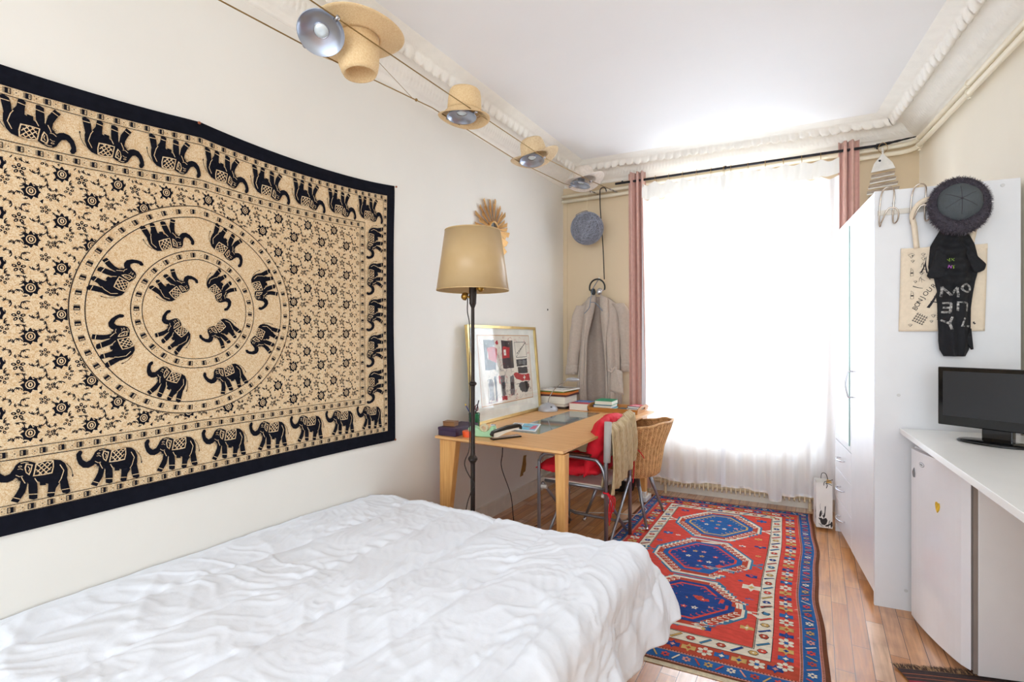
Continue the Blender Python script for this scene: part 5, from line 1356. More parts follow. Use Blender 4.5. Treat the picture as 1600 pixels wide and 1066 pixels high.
def pad(b, fn, n=26, m=26, th=0.03, seed=0, wr=0.008):
    # closed cushion following fn(u,v)->(point, normal)
    def top(s):
        def f(u, v):
            p, nn = fn(u, v); e = (math.sin(PI*min(1, max(0, u)))**0.4)*(math.sin(PI*min(1, max(0, v)))**0.4)
            return p+nn*s*(th*e+wr*e*noise.noise(Vector((u*6+seed, v*6, s))) + wr*0.7*e*(1-abs(noise.noise(Vector((u*11+seed, v*4+u*3, s+3))))*2))
        return f
    b.grid(top(1), n, m); b.grid(top(-1), n, m); return b
t = thing('seat_cushion', 'puffy red cotton cushion covering the seat and back of the director chair', 'cushion', (-1.33, 3.2, 0.45))
b = MB(); pad(b, lambda u, v: (Vector((X0-0.04+0.44*u, Y0+0.02+0.43*v, 0.500+0.02*u)), Vector((0, 0, 1))), 30, 26, 0.050, 1, 0.022); b.build('seat_pad', M_red, t, smooth=True)
b = MB()
def bp(u, v):
    ang = 0.25*v
    p = Vector((X1-0.095-0.015*math.sin(PI*v)+0.050*v-0.06*(1-v)**2, Y0+0.015+0.42*u, 0.48+0.355*v+0.03*math.sin(PI*u)*v)); return p, Vector((-0.97, 0, 0.2))
pad(b, bp, 30, 30, 0.060, 5, 0.028); b.build('back_pad', M_red, t, smooth=True)
b = MB()
for j in range(5):
    y = Y0+0.012*j-0.02; b.tube(smooth_path([(X1+0.010, Y0-0.016, 0.415), (X1+0.030+0.004*j, y, 0.38), (X1+0.026+0.003*j, y-0.004, 0.30+0.02*(j % 2)), (X1+0.030, y, 0.225+0.02*j)]), 0.0028, 6)
b.tube([(X1+0.016*math.cos(a), Y0+0.016*math.sin(a), 0.413) for a in [2*PI*k/12 for k in range(12)]], 0.004, 6, closed=True)
b.build('tie', M_red, t, smooth=True)
b = MB(); b.tube(smooth_path([(X1+0.015, Y1-0.01, 0.60), (X1+0.05, Y1+0.03, 0.585), (X1+0.085, Y1+0.05, 0.53)]), 0.003, 6); b.tube(smooth_path([(X1+0.015, Y1-0.01, 0.60), (X1+0.022, Y1+0.022, 0.50), (X1+0.018, Y1+0.012, 0.36)]), 0.0035, 6); b.build('tie', M_red, t, smooth=True)

t = thing('throw_blanket', 'beige fringed throw with dark marks hung over the back of the director chair', 'throw', (X1+0.04, 3.2, 0.45))
def thr(u, v):
    Y = Y0+0.004+(Y1-Y0-0.008)*u
    top = 0.815+0.055*u-0.02*math.sin(PI*u)
    bot = 0.40+0.12*u**1.5
    z_ = bot+(top-bot)*v
    fold = 0.014*math.sin(u*26+v*2.0)+0.007*math.sin(u*57+v*3)
    x = X1+0.026+0.012*math.sin(PI*(1-v)*0.9)*(0.6+0.4*u)+fold*(1-0.5*v)
    if v > 0.9: x -= 0.036*((v-0.9)/0.1)**1.5
    return Vector((x, Y, z_))
b = MB(); b.grid(thr, 90, 40); b.build('cloth', M_throw, t, smooth=True, solid=0.004)
b = MB(); rr = random.Random(2)
for k in range(26):
    u, v = rr.uniform(.08, .92), rr.uniform(.15, .92); du, dv = 0.022, rr.uniform(.03, .07)
    c = [thr(u, v), thr(u+du*.3, v+dv*.4), thr(u+du, v+dv), thr(u+du*.5, v+dv*.4)]
    b.add([p+Vector((0.0065, 0, 0)) for p in c], [(0, 1, 2, 3)])
b.build('dark_marks', mat('charcoal_mark', (62, 56, 52), 0.9), t)
b = MB(); b.grid(lambda u, v: Vector((X1-0.035+0.02*u+0.006*math.sin(v*20), Y0+0.012+0.035*v, 0.435+0.15*u)), 10, 14)
b.build('tucked_end', M_throw, t, smooth=True, solid=0.004)

# ------------------------------------------------------------------ wicker tub chair
WC = Vector((-1.245, 3.785, 0))
t = thing('wicker_chair', 'honey coloured wicker tub chair on slim grey legs beside the window end of the desk', 'chair', WC)
def tub(th, v, dr=0):
    # th 0 = back (+x); v 0 bottom .. 1 rim
    rim = 0.575+0.180*(0.5+0.5*math.cos(th))**0.8
    z_ = 0.365+(rim-0.365)*v
    k = (z_-0.365)/0.405
    r_ = 0.246+0.046*min(1, k*1.2)**0.8+0.030*max(0, k-0.45)**1.3*(0.4+max(0, math.cos(th)))*3
    return Vector((WC.x+(r_+dr)*math.cos(th)*1.0, WC.y+(r_+dr)*math.sin(th)*0.98, z_))
TH0, TH1 = -2.35, 2.35
b = MB()
nS, nR = 78, 46
def weave(u, v):
    th = TH0+(TH1-TH0)*u
    i = u*nS*2; j = v*nR
    return tub(th, v, 0.0035*math.sin(i*PI)*(1 if int(j) % 2 else -1)+0.0015*math.sin(j*PI*2))
b.grid(weave, nS*4, nR*2)
M_w = wicker_mat()
b.build('woven_shell', M_w, t, smooth=False, solid=0.006)
b = MB()
for k in range(0, 40):
    th = TH0+(TH1-TH0)*(k+0.5)/40; b.tube([tub(th, v/8, 0.0055) for v in range(9)], 0.0032, 5)
b.build('stakes', mat('wicker_stake', (226, 184, 130), 0.6, var=0.1, scale=40), t, smooth=True)
b = MB(); b.tube([tub(TH0+(TH1-TH0)*k/50, 1.0, 0)+Vector((0, 0, 0.004*math.sin(k))) for k in range(51)], 0.0105, 10)
for e in (TH0, TH1): b.tube([tub(e, v/6) for v in range(7)], 0.0095, 8)
b.build('rim', M_w, t, smooth=True)
b = MB(); b.tube([WC+Vector((0.237*math.cos(a), 0.233*math.sin(a), 0.362)) for a in [2*PI*k/40 for k in range(40)]], 0.009, 8, closed=True)
b.lathe([(0.001, 0.368), (0.15, 0.372), (0.232, 0.366), (0.232, 0.356), (0.001, 0.352)], 40, WC); b.build('seat', M_w, t, smooth=True)
for (tx, ty, bx, by) in ((-1.115, 3.655, -1.015, 3.565), (-1.115, 3.915, -1.015, 4.020), (-1.375, 3.655, -1.485, 3.545), (-1.375, 3.915, -1.480, 4.020)):
    b = MB(); b.tube([(tx, ty, 0.352), (tx+(bx-tx)*0.93, ty+(by-ty)*0.93, 0.024)], [0.0155, 0.0095], 10); l_ = b.build('leg', M_alu, t, smooth=True)
    b = MB(); b.tube([(bx, by, 0.0135 if bx > -1.2 else 0.0005), (tx+(bx-tx)*0.93, ty+(by-ty)*0.93, 0.026)], [0.013, 0.010], 10); b.build('foot_cap', M_chrome, l_, smooth=True)

# ------------------------------------------------------------------ under the desk
t = thing('duffel_bag', 'black bag standing on the floor under the far end of the desk', 'bag', (-1.50, 4.38, 0))
b = MB(); b.ball((-1.50, 4.36, 0.17), 0.17, 0.11, 0.168, 24, fn=lambda d: 1/max(abs(d.x), abs(d.y)*.9, abs(d.z))**0.55*0.93*(1+0.03*noise.noise(d*4))); b.build('bag_body', mat('black_nylon', (22, 22, 26), 0.6, bump=0.3, bscale=40), t, smooth=True)
b = MB(); b.tube(smooth_path([(-1.58, 4.30, 0.30), (-1.56, 4.29, 0.38), (-1.50, 4.28, 0.41), (-1.44, 4.29, 0.38), (-1.42, 4.30, 0.30)]), 0.008, 6); b.build('strap', MATS['black_nylon'], t, smooth=True)
t = thing('power_strip', 'white power strip on the floor behind the wicker chair legs', 'power strip', (-1.22, 4.09, 0))
b = MB(); b.box(-1.25, -1.19, 4.14, 4.30, 0.018, 0.055); b.build('strip_body', mat('white_abs', (220, 220, 216), 0.4), t, bevel=0.004)
b = MB(); b.box(-1.24, -1.20, 4.16, 4.20, 0.0555, 0.095); b.build('plug', MATS['white_abs'], t, bevel=0.004)
def cable(pts, lab, m, r_=0.003, name='power_cable'):
    b = MB(); b.tube(smooth_path(pts, 6), r_, 6); o = b.build(name, m, smooth=True); return tag(o, lab, 'cable')
cable([(-1.22, 4.13, 0.03), (-1.17, 4.02, 0.024), (-1.13, 3.93, 0.024), (-1.20, 3.84, 0.006), (-1.35, 3.80, 0.006), (-1.55, 3.70, 0.006), (-1.66, 3.62, 0.05), (-1.70, 3.60, 0.12), (-1.64, 3.66, 0.16)], 'white power cable looping over the floor under the desk', MATS['white_abs'])
cable([(-1.70, 2.75, 0.720), (-1.71, 2.76, 0.62), (-1.74, 2.80, 0.52), (-1.76, 2.95, 0.30), (-1.80, 3.10, 0.02), (-1.72, 3.3, 0.006)], 'black cable hanging down below the front of the desk', M_black)
cable([(XL+0.03, 3.10, 0.01), (-1.9, 3.2, 0.006), (-1.78, 3.36, 0.006), (-1.78, 3.44, 0.10), (-1.80, 3.45, 0.30), (-1.78, 3.46, 0.45)], 'thin tan cable rising near the wall under the desk', MATS['jute_string'], 0.002)

# ------------------------------------------------------------------ coat corner: cane, hanger, headphones, robe
b = MB(); b.tube(smooth_path([bw(0.455, -0.095, 2.708), bw(0.448, -0.098, 2.736), bw(0.425, -0.100, 2.748), bw(0.402, -0.100, 2.735), bw(0.397, -0.100, 2.70), bw(0.400, -0.100, 2.55), bw(0.425, -0.100, 2.2), bw(0.437, -0.098, 1.90)], 5), 0.0045, 8)
o = b.build('walking_cane', M_iron, smooth=True); tag(o, 'thin black crook hooked over the heating pipe above the robe', 'hook')
b = MB(); b.tube([bw(0.375, -0.001, 1.90), bw(0.375, -0.05, 1.905), bw(0.375, -0.055, 1.925)], 0.006, 8)
o = b.build('wall_hook', M_white, smooth=True); tag(o, 'small white wall hook the robe hangs from', 'hook')
rc_ = 0.375
t = thing('coat_hanger', 'blue grey wire hanger sticking out of the robe collar', 'hanger', bw(rc_, -0.06, 1.70))
b = MB(); b.tube(smooth_path([bw(rc_-0.11, -0.165, 1.585), bw(rc_-0.06, -0.175, 1.635), bw(rc_-0.045, -0.178, 1.70), bw(rc_-0.03, -0.17, 1.80), bw(rc_-0.01, -0.11, 1.87)], 5), 0.003, 6)
b.tube(smooth_path([bw(rc_-0.045, -0.178, 1.688), bw(rc_+0.0, -0.180, 1.68), bw(rc_+0.055, -0.172, 1.62), bw(rc_+0.065, -0.17, 1.605)], 5), 0.003, 6)
b.tube(smooth_path([bw(rc_-0.01, -0.11, 1.87), bw(rc_+0.0, -0.075, 1.905), bw(rc_, -0.05, 1.915)], 4), 0.003, 6)
b.build('wire', mat('blue_wire', (110, 134, 158), 0.35, 0.5), t, smooth=True)
t = thing('headphones', 'black headphones with silver ear cups hung over the top of the robe', 'headphones', bw(rc_, -0.14, 1.82))
b = MB(); hp = bw(rc_+0.005, -0.135, 1.825)
b.tube([hp+Vector((E.x*0.072*math.cos(a), E.y*0.072*math.cos(a)-0.0, 0.072*1.05*math.sin(a))) for a in [-0.35+(PI+0.7)*k/24 for k in range(25)]], 0.0075, 8); b.build('headband', M_black, t, smooth=True)
for sx in (-1, 1):
    c = hp+Vector((sx*0.030, -0.022, -0.040)); AX = zaxis((sx*0.25, -1, 0.0))
    b = MB(); b.lathe([(0.001, 0.014), (0.020, 0.013), (0.030, 0.006), (0.032, -0.004), (0.026, -0.012), (0.001, -0.012)], 20, c, axis=AX, sx=0.8); b.build('ear_cup', M_black if sx < 0 else M_chrome, t, smooth=True)
    b = MB(); b.tube([hp+Vector((sx*0.066, 0, -0.030)), c+Vector((sx*0.016, 0.005, 0.01))], 0.005, 6); b.build('yoke', M_chrome, t)

t = thing('bathrobe', 'long grey beige bathrobe hanging open on the back wall beside the mauve curtain', 'robe', bw(rc_, -0.06, 0.45))
def shoulder_z(s_): d_ = abs(s_-rc_); return 1.775-0.035*min(1, d_/0.06)-0.10*sm((d_-0.06)/0.17)
def panel(b, e0, e1, off0, sgn, n=50, m=60, zb=0.50, fr=22):
    # e0(z): side seam s, e1(z): opening edge s
    def f(u, v):
        s_top = e0(1.70)+(e1(1.70)-e0(1.70))*u
        zt = shoulder_z(s_top); z_ = zb+(zt-zb)*v
        s_ = e0(z_)+(e1(z_)-e0(z_))*u
        dn = 1-v
        fold = (0.020*math.sin(u*PI*3.2+1+z_*0.8)+0.008*math.sin(u*fr+z_*3))*sm(dn*1.6)
        bulge = 0.075*math.sin(PI*(0.12+0.88*u)*0.75)*sm(v*0+1)*(0.65+0.35*sm((1.75-z_)/0.2))
        if v > 0.96: bulge *= 1-0.35*(v-0.96)/0.04
        return bw(s_, -(off0+bulge)-fold, z_)
    b.grid(f, n, m); return f
LS = lambda z_: 0.205-0.055*sm((1.45-z_)/0.9)
LE = lambda z_: 0.345-0.075*sm((1.74-z_)/0.45)+0.01*math.sin(z_*5)
RS = lambda z_: 0.570+0.015*sm((1.5-z_)/0.9)
RE = lambda z_: 0.400+0.050*sm((1.74-z_)/0.7)
b = MB(); b.grid(lambda u, v: bw(0.20+0.37*u-0.04*(1-v)+0.06*u*(1-v), -0.030-0.015*math.sin(u*14+v*2), 0.50+(min(1.745, shoulder_z(0.2+0.37*u))-0.50)*v), 40, 40); b.build('back_panel', M_robein, t, smooth=True, solid=0.003)
b = MB(); fL = panel(b, LS, LE, 0.045, 1); b.build('front_panel', M_robe, t, smooth=True, solid=0.004)
b = MB(); fR = panel(b, RS, RE, 0.045, -1); b.build('front_panel', M_robe, t, smooth=True, solid=0.004)
# shawl collar
def collar(f, nm, wd):
    b = MB()
    def g(u, v):
        vv = 0.02+0.98*v
        k = 1-wd*(0.75+0.25*math.sin(vv*9))*u*(0.5+0.9*sm((vv-0.5)/0.4))
        return f(k, vv)+Vector((0, -0.010-0.014*math.sin(PI*u)-0.01*(vv > 0.9), 0.012*sm((vv-0.94)/0.06)*(1-u)))
    b.grid(g, 10, 60); b.build('collar', M_robe, t, smooth=True, solid=0.006)
collar(fL, 'l', 0.42); collar(fR, 'r', 0.36)
def sleeve(pts, rad, cuff):
    b = MB(); P_ = smooth_path(pts, 6); n = len(P_)
    def f(u, v):
        x = v*(n-1); i = min(int(x), n-2); p = P_[i].lerp(P_[i+1], x-i); r_ = rad[0]+(rad[1]-rad[0])*v
        a = u*2*PI; k = 1+0.07*math.sin(a*3+v*5)+0.06*math.sin(v*26+a)*sm(v*2)
        return p+Vector((E.x*math.cos(a)*r_*k, E.y*math.cos(a)*r_*k-math.sin(a)*r_*0.62*k, 0))
    b.grid(f, 24, n*2, closed_u=True); s_ = b.build('sleeve', M_robe, t, smooth=True, solid=0.004)
    b = MB(); p, q = P_[-1], P_[-1]+(P_[-2]-P_[-1]).normalized()*cuff
    def g(u, v):
        a = u*2*PI; c_ = p.lerp(q, v); r_ = rad[1]*1.10
        return c_+Vector((E.x*math.cos(a)*r_, E.y*math.cos(a)*r_-math.sin(a)*r_*0.62, 0.004*math.sin(a*2)))
    b.grid(g, 24, 3, closed_u=True); b.build('cuff', M_robe, s_, smooth=True, solid=0.005)
sleeve([bw(0.225, -0.075, 1.665), bw(0.180, -0.085, 1.55), bw(0.150, -0.085, 1.35), bw(0.125, -0.08, 1.15), bw(0.110, -0.075, 1.015)], (0.060, 0.052), 0.09)
sleeve([bw(0.560, -0.075, 1.675), bw(0.610, -0.080, 1.58), bw(0.625, -0.075, 1.36), bw(0.632, -0.07, 1.18), bw(0.640, -0.068, 1.055)], (0.056, 0.044), 0.07)
b = MB(); b.grid(lambda u, v: bw(0.515+0.105*u+0.02*(1-v)*(u-.3), -0.165-0.012*math.sin(PI*u), 0.88+0.215*v-0.03*u), 8, 8); b.build('pocket', M_robe, t, smooth=True, solid=0.006)
b = MB(); b.tube(smooth_path([bw(0.49, -0.172, 1.07), bw(0.53, -0.178, 1.055), bw(0.56, -0.178, 1.10), bw(0.585, -0.176, 0.99), bw(0.605, -0.165, 0.86)]), 0.009, 8); b.build('belt_end', M_robe, t, smooth=True)

# ------------------------------------------------------------------ wardrobe (local frame: a = depth to the wall, l = length away from the camera)
WP = Vector((0.255, 3.170)); WU = Vector((0.9922, 0.1246)); WV = Vector((-0.1246, 0.9922))
def wf(a, l, z_): p = WP+WU*a+WV*l; return Vector((p.x, p.y, z_))
def wbox(b, a0, a1, l0, l1, z0, z1, mi=0):
    vs = [wf(a0,l0,z0), wf(a1,l0,z0), wf(a1,l1,z0), wf(a0,l1,z0), wf(a0,l0,z1), wf(a1,l0,z1), wf(a1,l1,z1), wf(a0,l1,z1)]
    b.add(vs, [(0,3,2,1),(4,5,6,7),(0,1,5,4),(1,2,6,5),(2,3,7,6),(3,0,4,7)], mi); return b
WL, WD, WH = 1.115, 0.565, 2.098
t = thing('wardrobe', 'tall white wardrobe with a mirror door and three drawers against the right wall', 'wardrobe', wf(WD/2, WL/2, 0))
b = MB(); wbox(b, 0.0, WD, 0, 0.018, 0, WH); b.build('side_panel', M_whitem, t, bevel=0.001)
b = MB(); wbox(b, 0.0, WD, WL-0.018, WL, 0, WH); b.build('side_panel', M_whitem, t, bevel=0.001)
b = MB(); wbox(b, 0.022, WD, 0.019, WL-0.019, 0.06, 0.078); wbox(b, 0.022, WD, 0.019, WL-0.019, WH-0.018, WH); wbox(b, WD-0.01, WD-0.002, 0.019, WL-0.019, 0.079, WH-0.019); wbox(b, 0.05, 0.065, 0.019, WL-0.019, 0, 0.059); b.build('carcass', M_whitem, t)
def whandle(parent, l0, l1, z0, z1, out=0.032):
    b = MB(); p0, p1 = wf(0, l0, z0), wf(0, l1, z1); n = -Vector((WU.x, WU.y, 0))
    pts = [p0, p0+n*0.022]+[p0.lerp(p1, k/8)+n*(0.022+0.016*math.sin(PI*k/8)) for k in range(1, 8)]+[p1+n*0.022, p1]
    b.tube(smooth_path(pts, 3), 0.0048, 8); b.build('handle', M_chrome, parent, smooth=True)
dsp = 0.565
b = MB(); wbox(b, 0.0, 0.018, 0.0205, dsp-0.0015, 0.062, WH-0.004); d_ = b.build('door', M_white, t, bevel=0.0015); whandle(d_, dsp-0.045, dsp-0.045, 1.0, 1.155)
b = MB(); wbox(b, 0.0, 0.018, dsp+0.0015, WL-0.0205, 0.655, WH-0.004); d_ = b.build('door', M_white, t, bevel=0.0015, label='door carrying a tall mirror')
b = MB(); wbox(b, -0.004, -0.0003, dsp+0.055, WL-0.06, 0.70, WH-0.06); b.build('mirror', mat('silver_mirror', (225, 232, 230), 0.02, 1.0, var=0.0), d_)
b = MB(); wbox(b, -0.0045, -0.0003, dsp+0.045, dsp+0.054, 0.69, WH-0.05); b.build('mirror_edge', mat('mirror_green_edge', (120, 160, 150), 0.1, 0.3), d_)
dz = [0.066, 0.262, 0.458, 0.652]
for k in range(3):
    b = MB(); wbox(b, 0.0, 0.018, dsp+0.0015, WL-0.0205, dz[k], dz[k+1]-0.003); d_ = b.build('drawer', M_white, t, bevel=0.0015)
    zz = (dz[k]+dz[k+1])/2+0.005; whandle(d_, dsp+0.20, dsp+0.33, zz, zz)
for a, z_ in ((0.13, 0.10), (0.10, 1.07), (0.50, 2.07), (0.08, 2.03)):
    b = MB(); b.tube([wf(a, -0.0002, z_), wf(a, -0.003, z_)], 0.008, 12); b.build('cover_cap', M_cap, t)

# rack and its wire hooks on the wardrobe's side; frame: a along the panel, z up, d towards the camera
def ws(a, z_, d): p = WP+WU*a-WV*d; return Vector((p.x, p.y, z_))
t = thing('hook_rack', 'flat steel rack with bent wire hooks screwed to the side of the wardrobe', 'hook rack', ws(0.25, 1.985, 0.004))
b = MB(); b.ext([(0.012, 1.972), (0.36, 1.978), (0.36, 2.004), (0.012, 1.998)], lambda a, z_, d: ws(a, z_, d+0.002), 0.003); b.build('bar', mat('satin_steel', (196, 190, 182), 0.4, 0.7), t)
M_nick = mat('nickel_wire', (196, 184, 172), 0.22, 1.0, var=0.05)
for hx in (0.050, 0.178, 0.30):
    b = MB(); w = 0.027; zt = 2.106; pts = []
    L_ = [(hx-w*1.1, 1.93, 0.030), (hx-w*1.15, 1.915, 0.020), (hx-w*1.2, 1.935, 0.010), (hx-w*1.15, 1.99, 0.009), (hx-w*1.0, 2.06, 0.016), (hx-w*0.7, 2.094, 0.030), (hx, 2.106, 0.036), (hx+w*0.8, 2.097, 0.030), (hx+w*1.05, 2.06, 0.016), (hx+w*0.95, 1.99, 0.009), (hx+w*0.9, 1.945, 0.010), (hx+w*1.0, 1.925, 0.022), (hx+w*1.3, 1.935, 0.042), (hx+w*1.35, 1.968, 0.056), (hx+w*0.9, 1.992, 0.060), (hx+0.0, 1.996, 0.058), (hx-w*0.55, 1.975, 0.052), (hx-w*0.9, 1.945, 0.040), (hx-w*1.1, 1.93, 0.030)]
    b.tube(smooth_path([ws(a, z_, d) for a, z_, d in L_], 4), 0.0036, 8); b.build('wire_hook', M_nick, t, smooth=True)

# tote bag with its printed doodles
t = thing('tote_bag', 'natural cotton tote bag printed with BONJOUR and Eiffel towers, hung on the hook rack', 'bag', ws(0.27, 1.39, 0.02))
M_cot = mat('natural_cotton', (224, 208, 186), 0.9, var=0.03, scale=60, bump=0.25, bscale=300)
ta0, ta1, tz0, tz1 = 0.103, 0.436, 1.388, 1.800
def tb_(a, z_, d): return ws(a, z_, 0.012+0.006*math.sin((a-ta0)/(ta1-ta0)*PI)+0.003*math.sin(a*40+z_*9)+d)
b = MB(); b.grid(lambda u, v: tb_(ta0+(ta1-ta0)*u+0.008*(v-0.5), tz0+(tz1-tz0)*v-0.004*math.sin(u*PI*3)*v, 0), 30, 30); b.build('bag_body', M_cot, t, smooth=True, solid=0.006, off=-1)
b = MB(); b.grid(lambda u, v: tb_(ta0+(ta1-ta0)*u+0.008*(0.98+0.02-0.5), tz1-0.024+0.022*v, 0.0022), 30, 1); b.build('hem', M_cot, t, smooth=True)
def strap(a0, a1, ax, side, d):
    b = MB(); c = smooth_path([ws(a0, 1.795, d), ws(a0-0.012, 1.90, d+0.01), ws(a0-0.02, 1.965, d+0.016), ws(ax-0.012, 2.022, d+0.022), ws(ax+0.10, 2.022, d+0.012), ws(a1+0.01, 1.93, d+0.004), ws(a1, 1.795, d)], 5)
    vs = []
    for i, p in enumerate(c):
        tt = (c[min(i+1, len(c)-1)]-c[max(i-1, 0)]).normalized(); nn = -Vector((WV.x, WV.y, 0)); sd = tt.cross(nn).normalized()
        vs += [p-sd*0.0115, p+sd*0.0115]
    b.add(vs, [(2*i, 2*i+1, 2*i+3, 2*i+2) for i in range(len(c)-1)]); b.build('strap', M_cot, t, smooth=True, solid=0.003)
strap(0.168, 0.375, 0.205, 0, 0.022)
P = Pat()
def td(x, y): return (x, y)      # metres from the bag's lower left corner
def eiffel(cx, cy, h, rot=0):
    w = h*0.42; R = math.cos(rot), math.sin(rot)
    def r_(x, y): return (cx+x*R[0]-y*R[1], cy+x*R[1]+y*R[0])
    L = lambda y: w/2*(1-y/h)**2.2+h*0.012
    for sx in (-1, 1):
        n = 10
        for k in range(n):
            y0, y1 = h*k/n, h*(k+1)/n; th0 = h*0.05*(1-k/n)+h*0.010; th1 = h*0.05*(1-(k+1)/n)+h*0.010
            P.p(1, 0, [r_(sx*L(y0), y0), r_(sx*max(L(y0)-th0*1.6, 0), y0), r_(sx*max(L(y1)-th1*1.6, 0), y1), r_(sx*L(y1), y1)])
    for y in (0.22, 0.42): P.p(1, 0, [r_(-L(h*y)*1.1, h*y), r_(L(h*y)*1.1, h*y), r_(L(h*y)*1.05, h*y+h*.035), r_(-L(h*y)*1.05, h*y+h*.035)])
    P.line(1, 0, [r_(0, h*0.9), r_(0, h*1.08)], h*0.012)
eiffel(0.094, 0.285, 0.075, -0.10); eiffel(0.135, 0.110, 0.135, -0.20)
def word(txt, size, path):
    n = len(txt)
    for i, ch in enumerate(txt):
        (x, y, a) = path(i/(n-1) if n > 1 else 0); vs, fs = text_polys(ch, size); c_, s_ = math.cos(a), math.sin(a)
        for f in fs: P.p(1, 0, [(x+vs[k][0]*c_-vs[k][1]*s_, y+vs[k][0]*s_+vs[k][1]*c_) for k in f])
word('BONJOUR', 0.030, lambda t_: (0.062+0.072*t_-0.008*math.sin(PI*t_), 0.112+0.108*t_, 0.95+0.15*math.sin(t_*5)))
word('PARIS', 0.030, lambda t_: (0.118+0.075*t_, 0.262+0.045*t_, 0.5))
def loopd(cx, cy, r_, w=0.0014): P.line(1, 0, [(cx+r_*(0.6+0.4*math.sin(3*a))*math.cos(a), cy+r_*0.7*math.sin(a)) for a in [2*PI*k/14 for k in range(15)]], w)
for x, y, r_ in ((0.042, 0.372, .015), (0.048, 0.345, .009), (0.06, 0.243, .008), (0.135, 0.075, .011), (0.127, 0.048, .008), (0.045, 0.030, .009), (0.165, 0.175, .010), (0.09, 0.375, .010), (0.092, 0.355, .012), (0.085, 0.285, .012)): loopd(x, y, r_); P.oval(1, 0, (x+r_*.3, y), r_*.25, r_*.2, 6)
for x, y in ((0.045, 0.29), (0.048, 0.178)):   # lipsticks
    P.line(1, 0, [(x-.006, y-.018), (x-.006, y+.006), (x+.006, y+.006), (x+.006, y-.018), (x-.006, y-.018)], .0013); P.line(1, 0, [(x-.004, y+.006), (x-.004, y+.022), (x+.003, y+.014), (x+.004, y+.006)], .0013); P.rect(1, 0, x-.005, y-.006, x+.005, y)
for k in range(5): P.line(1, 0, [(0.088+.004*math.cos(k*1.3), .34-.004*k), (0.082+.010*(k % 3), .325-.004*k)], .0012)
for k in range(5): P.line(1, 0, [(0.080+.004*math.cos(k*1.3), .27-.004*k), (0.074+.012*(k % 3), .255-.004*k)], .0012)
P.line(1, 0, [(0.050, .222), (0.070, .214), (0.090, .210)], .004, .002); P.line(1, 0, [(0.155, .055), (0.170, .045), (0.190, .044)], .003)
def arch(cx, cy, s_, rot):       # little fashion facade
    R = math.cos(rot), math.sin(rot)
    r_ = lambda x, y: (cx+x*R[0]-y*R[1], cy+x*R[1]+y*R[0])
    for i in range(5):
        for j in range(4):
            x, y = (i-2.5)*s_, (j-2)*s_*1.2
            P.p(1, 0, [r_(x, y), r_(x+s_*.75, y), r_(x+s_*.75, y+s_*.4), r_(x, y+s_*.4)]); P.p(1, 0, [r_(x+s_*.2, y+s_*.5), r_(x+s_*.5, y+s_*.5), r_(x+s_*.4, y+s_), r_(x+s_*.2, y+s_)])
arch(0.083, 0.062, .010, -0.5); arch(0.168, 0.075, .008, 0)
P.star(1, 0, (0.290, 0.038), .008, .002, 5)
P.mesh('doodle_print', [mat('print_ink', (46, 42, 46), 0.9)], lambda u, v, o_: tb_(ta0+u+0.008*((v)/(tz1-tz0)-0.5), tz0+v, 0.0012+o_)-Vector(tuple(ws(0.27, 1.39, 0.02))), 0.03, t, gap=0.0002)

# black T-shirt
t = thing('black_shirt', 'black T-shirt with worn white letters hanging bunched from the hook rack', 'shirt', ws(0.33, 1.27, 0.04))
M_blk = mat('black_jersey', (15, 16, 22), 0.85, var=0.2, scale=30, bump=0.3, bscale=80)
OUT = [(1.268, .268, .355), (1.30, .252, .368), (1.34, .248, .374), (1.42, .248, .374), (1.50, .248, .374), (1.56, .246, .380), (1.62, .242, .388), (1.70, .212, .405), (1.80, .220, .385), (1.88, .26, .35)]
def outl(z_):
    for i in range(len(OUT)-1):
        if z_ <= OUT[i+1][0]:
            k = (z_-OUT[i][0])/(OUT[i+1][0]-OUT[i][0]); k = max(0, k); return OUT[i][1]+(OUT[i+1][1]-OUT[i][1])*k, OUT[i][2]+(OUT[i+1][2]-OUT[i][2])*k
    return OUT[-1][1], OUT[-1][2]
def shf(u, z_, d=0):
    a0, a1 = outl(z_); a = a0+(a1-a0)*u
    cowl = 0.012*max(0, math.cos((u-0.5)*PI))*math.sin((z_-1.50)*90+math.cos((u-0.5)*3)*3)*sm((z_-1.50)/0.06) if z_ > 1.5 else 0
    return ws(a, z_, 0.030+0.030*math.sin(PI*u)+0.006*math.sin(u*16+z_*6)+cowl+d)
b = MB(); b.grid(lambda u, v: shf(u, 1.268+(1.88-1.268)*v), 40, 80); b.build('shirt_body', M_blk, t, smooth=True, solid=0.010, off=-1)
for pl, dd in (([(0.222, 1.72), (0.232, 1.77), (0.27, 1.80), (0.28, 1.71), (0.265, 1.645), (0.242, 1.640), (0.212, 1.643), (0.200, 1.652)], 0.035), ([(0.33, 1.81), (0.365, 1.79), (0.398, 1.735), (0.427, 1.70), (0.420, 1.672), (0.395, 1.66), (0.378, 1.665), (0.365, 1.70)], 0.028)):
    b = MB(); b.ext(pl, lambda a, z_, d: ws(a, z_, dd+d), 0.022); b.build('sleeve', M_blk, t, bevel=0.008)
b = MB(); b.ext([(0.350, 1.345), (0.373, 1.30), (0.380, 1.302), (0.372, 1.40)], lambda a, z_, d: ws(a, z_, 0.03+d), 0.010); b.build('hem_corner', M_blk, t)
P = Pat()
def sword(ch, size, x, y, a, m=0, sx=1):
    vs, fs = text_polys(ch, size); c_, s_ = math.cos(a), math.sin(a)
    for ox, oy in ((0, 0), (size*0.035, size*0.02), (-size*0.035, -size*0.02)):
        for f in fs: P.p(1+(ox > 0)+2*(ox < 0), m, [(x-0.022+ox+sx*vs[k][0]*c_-vs[k][1]*s_, y+oy+sx*vs[k][0]*s_+vs[k][1]*c_) for k in f])
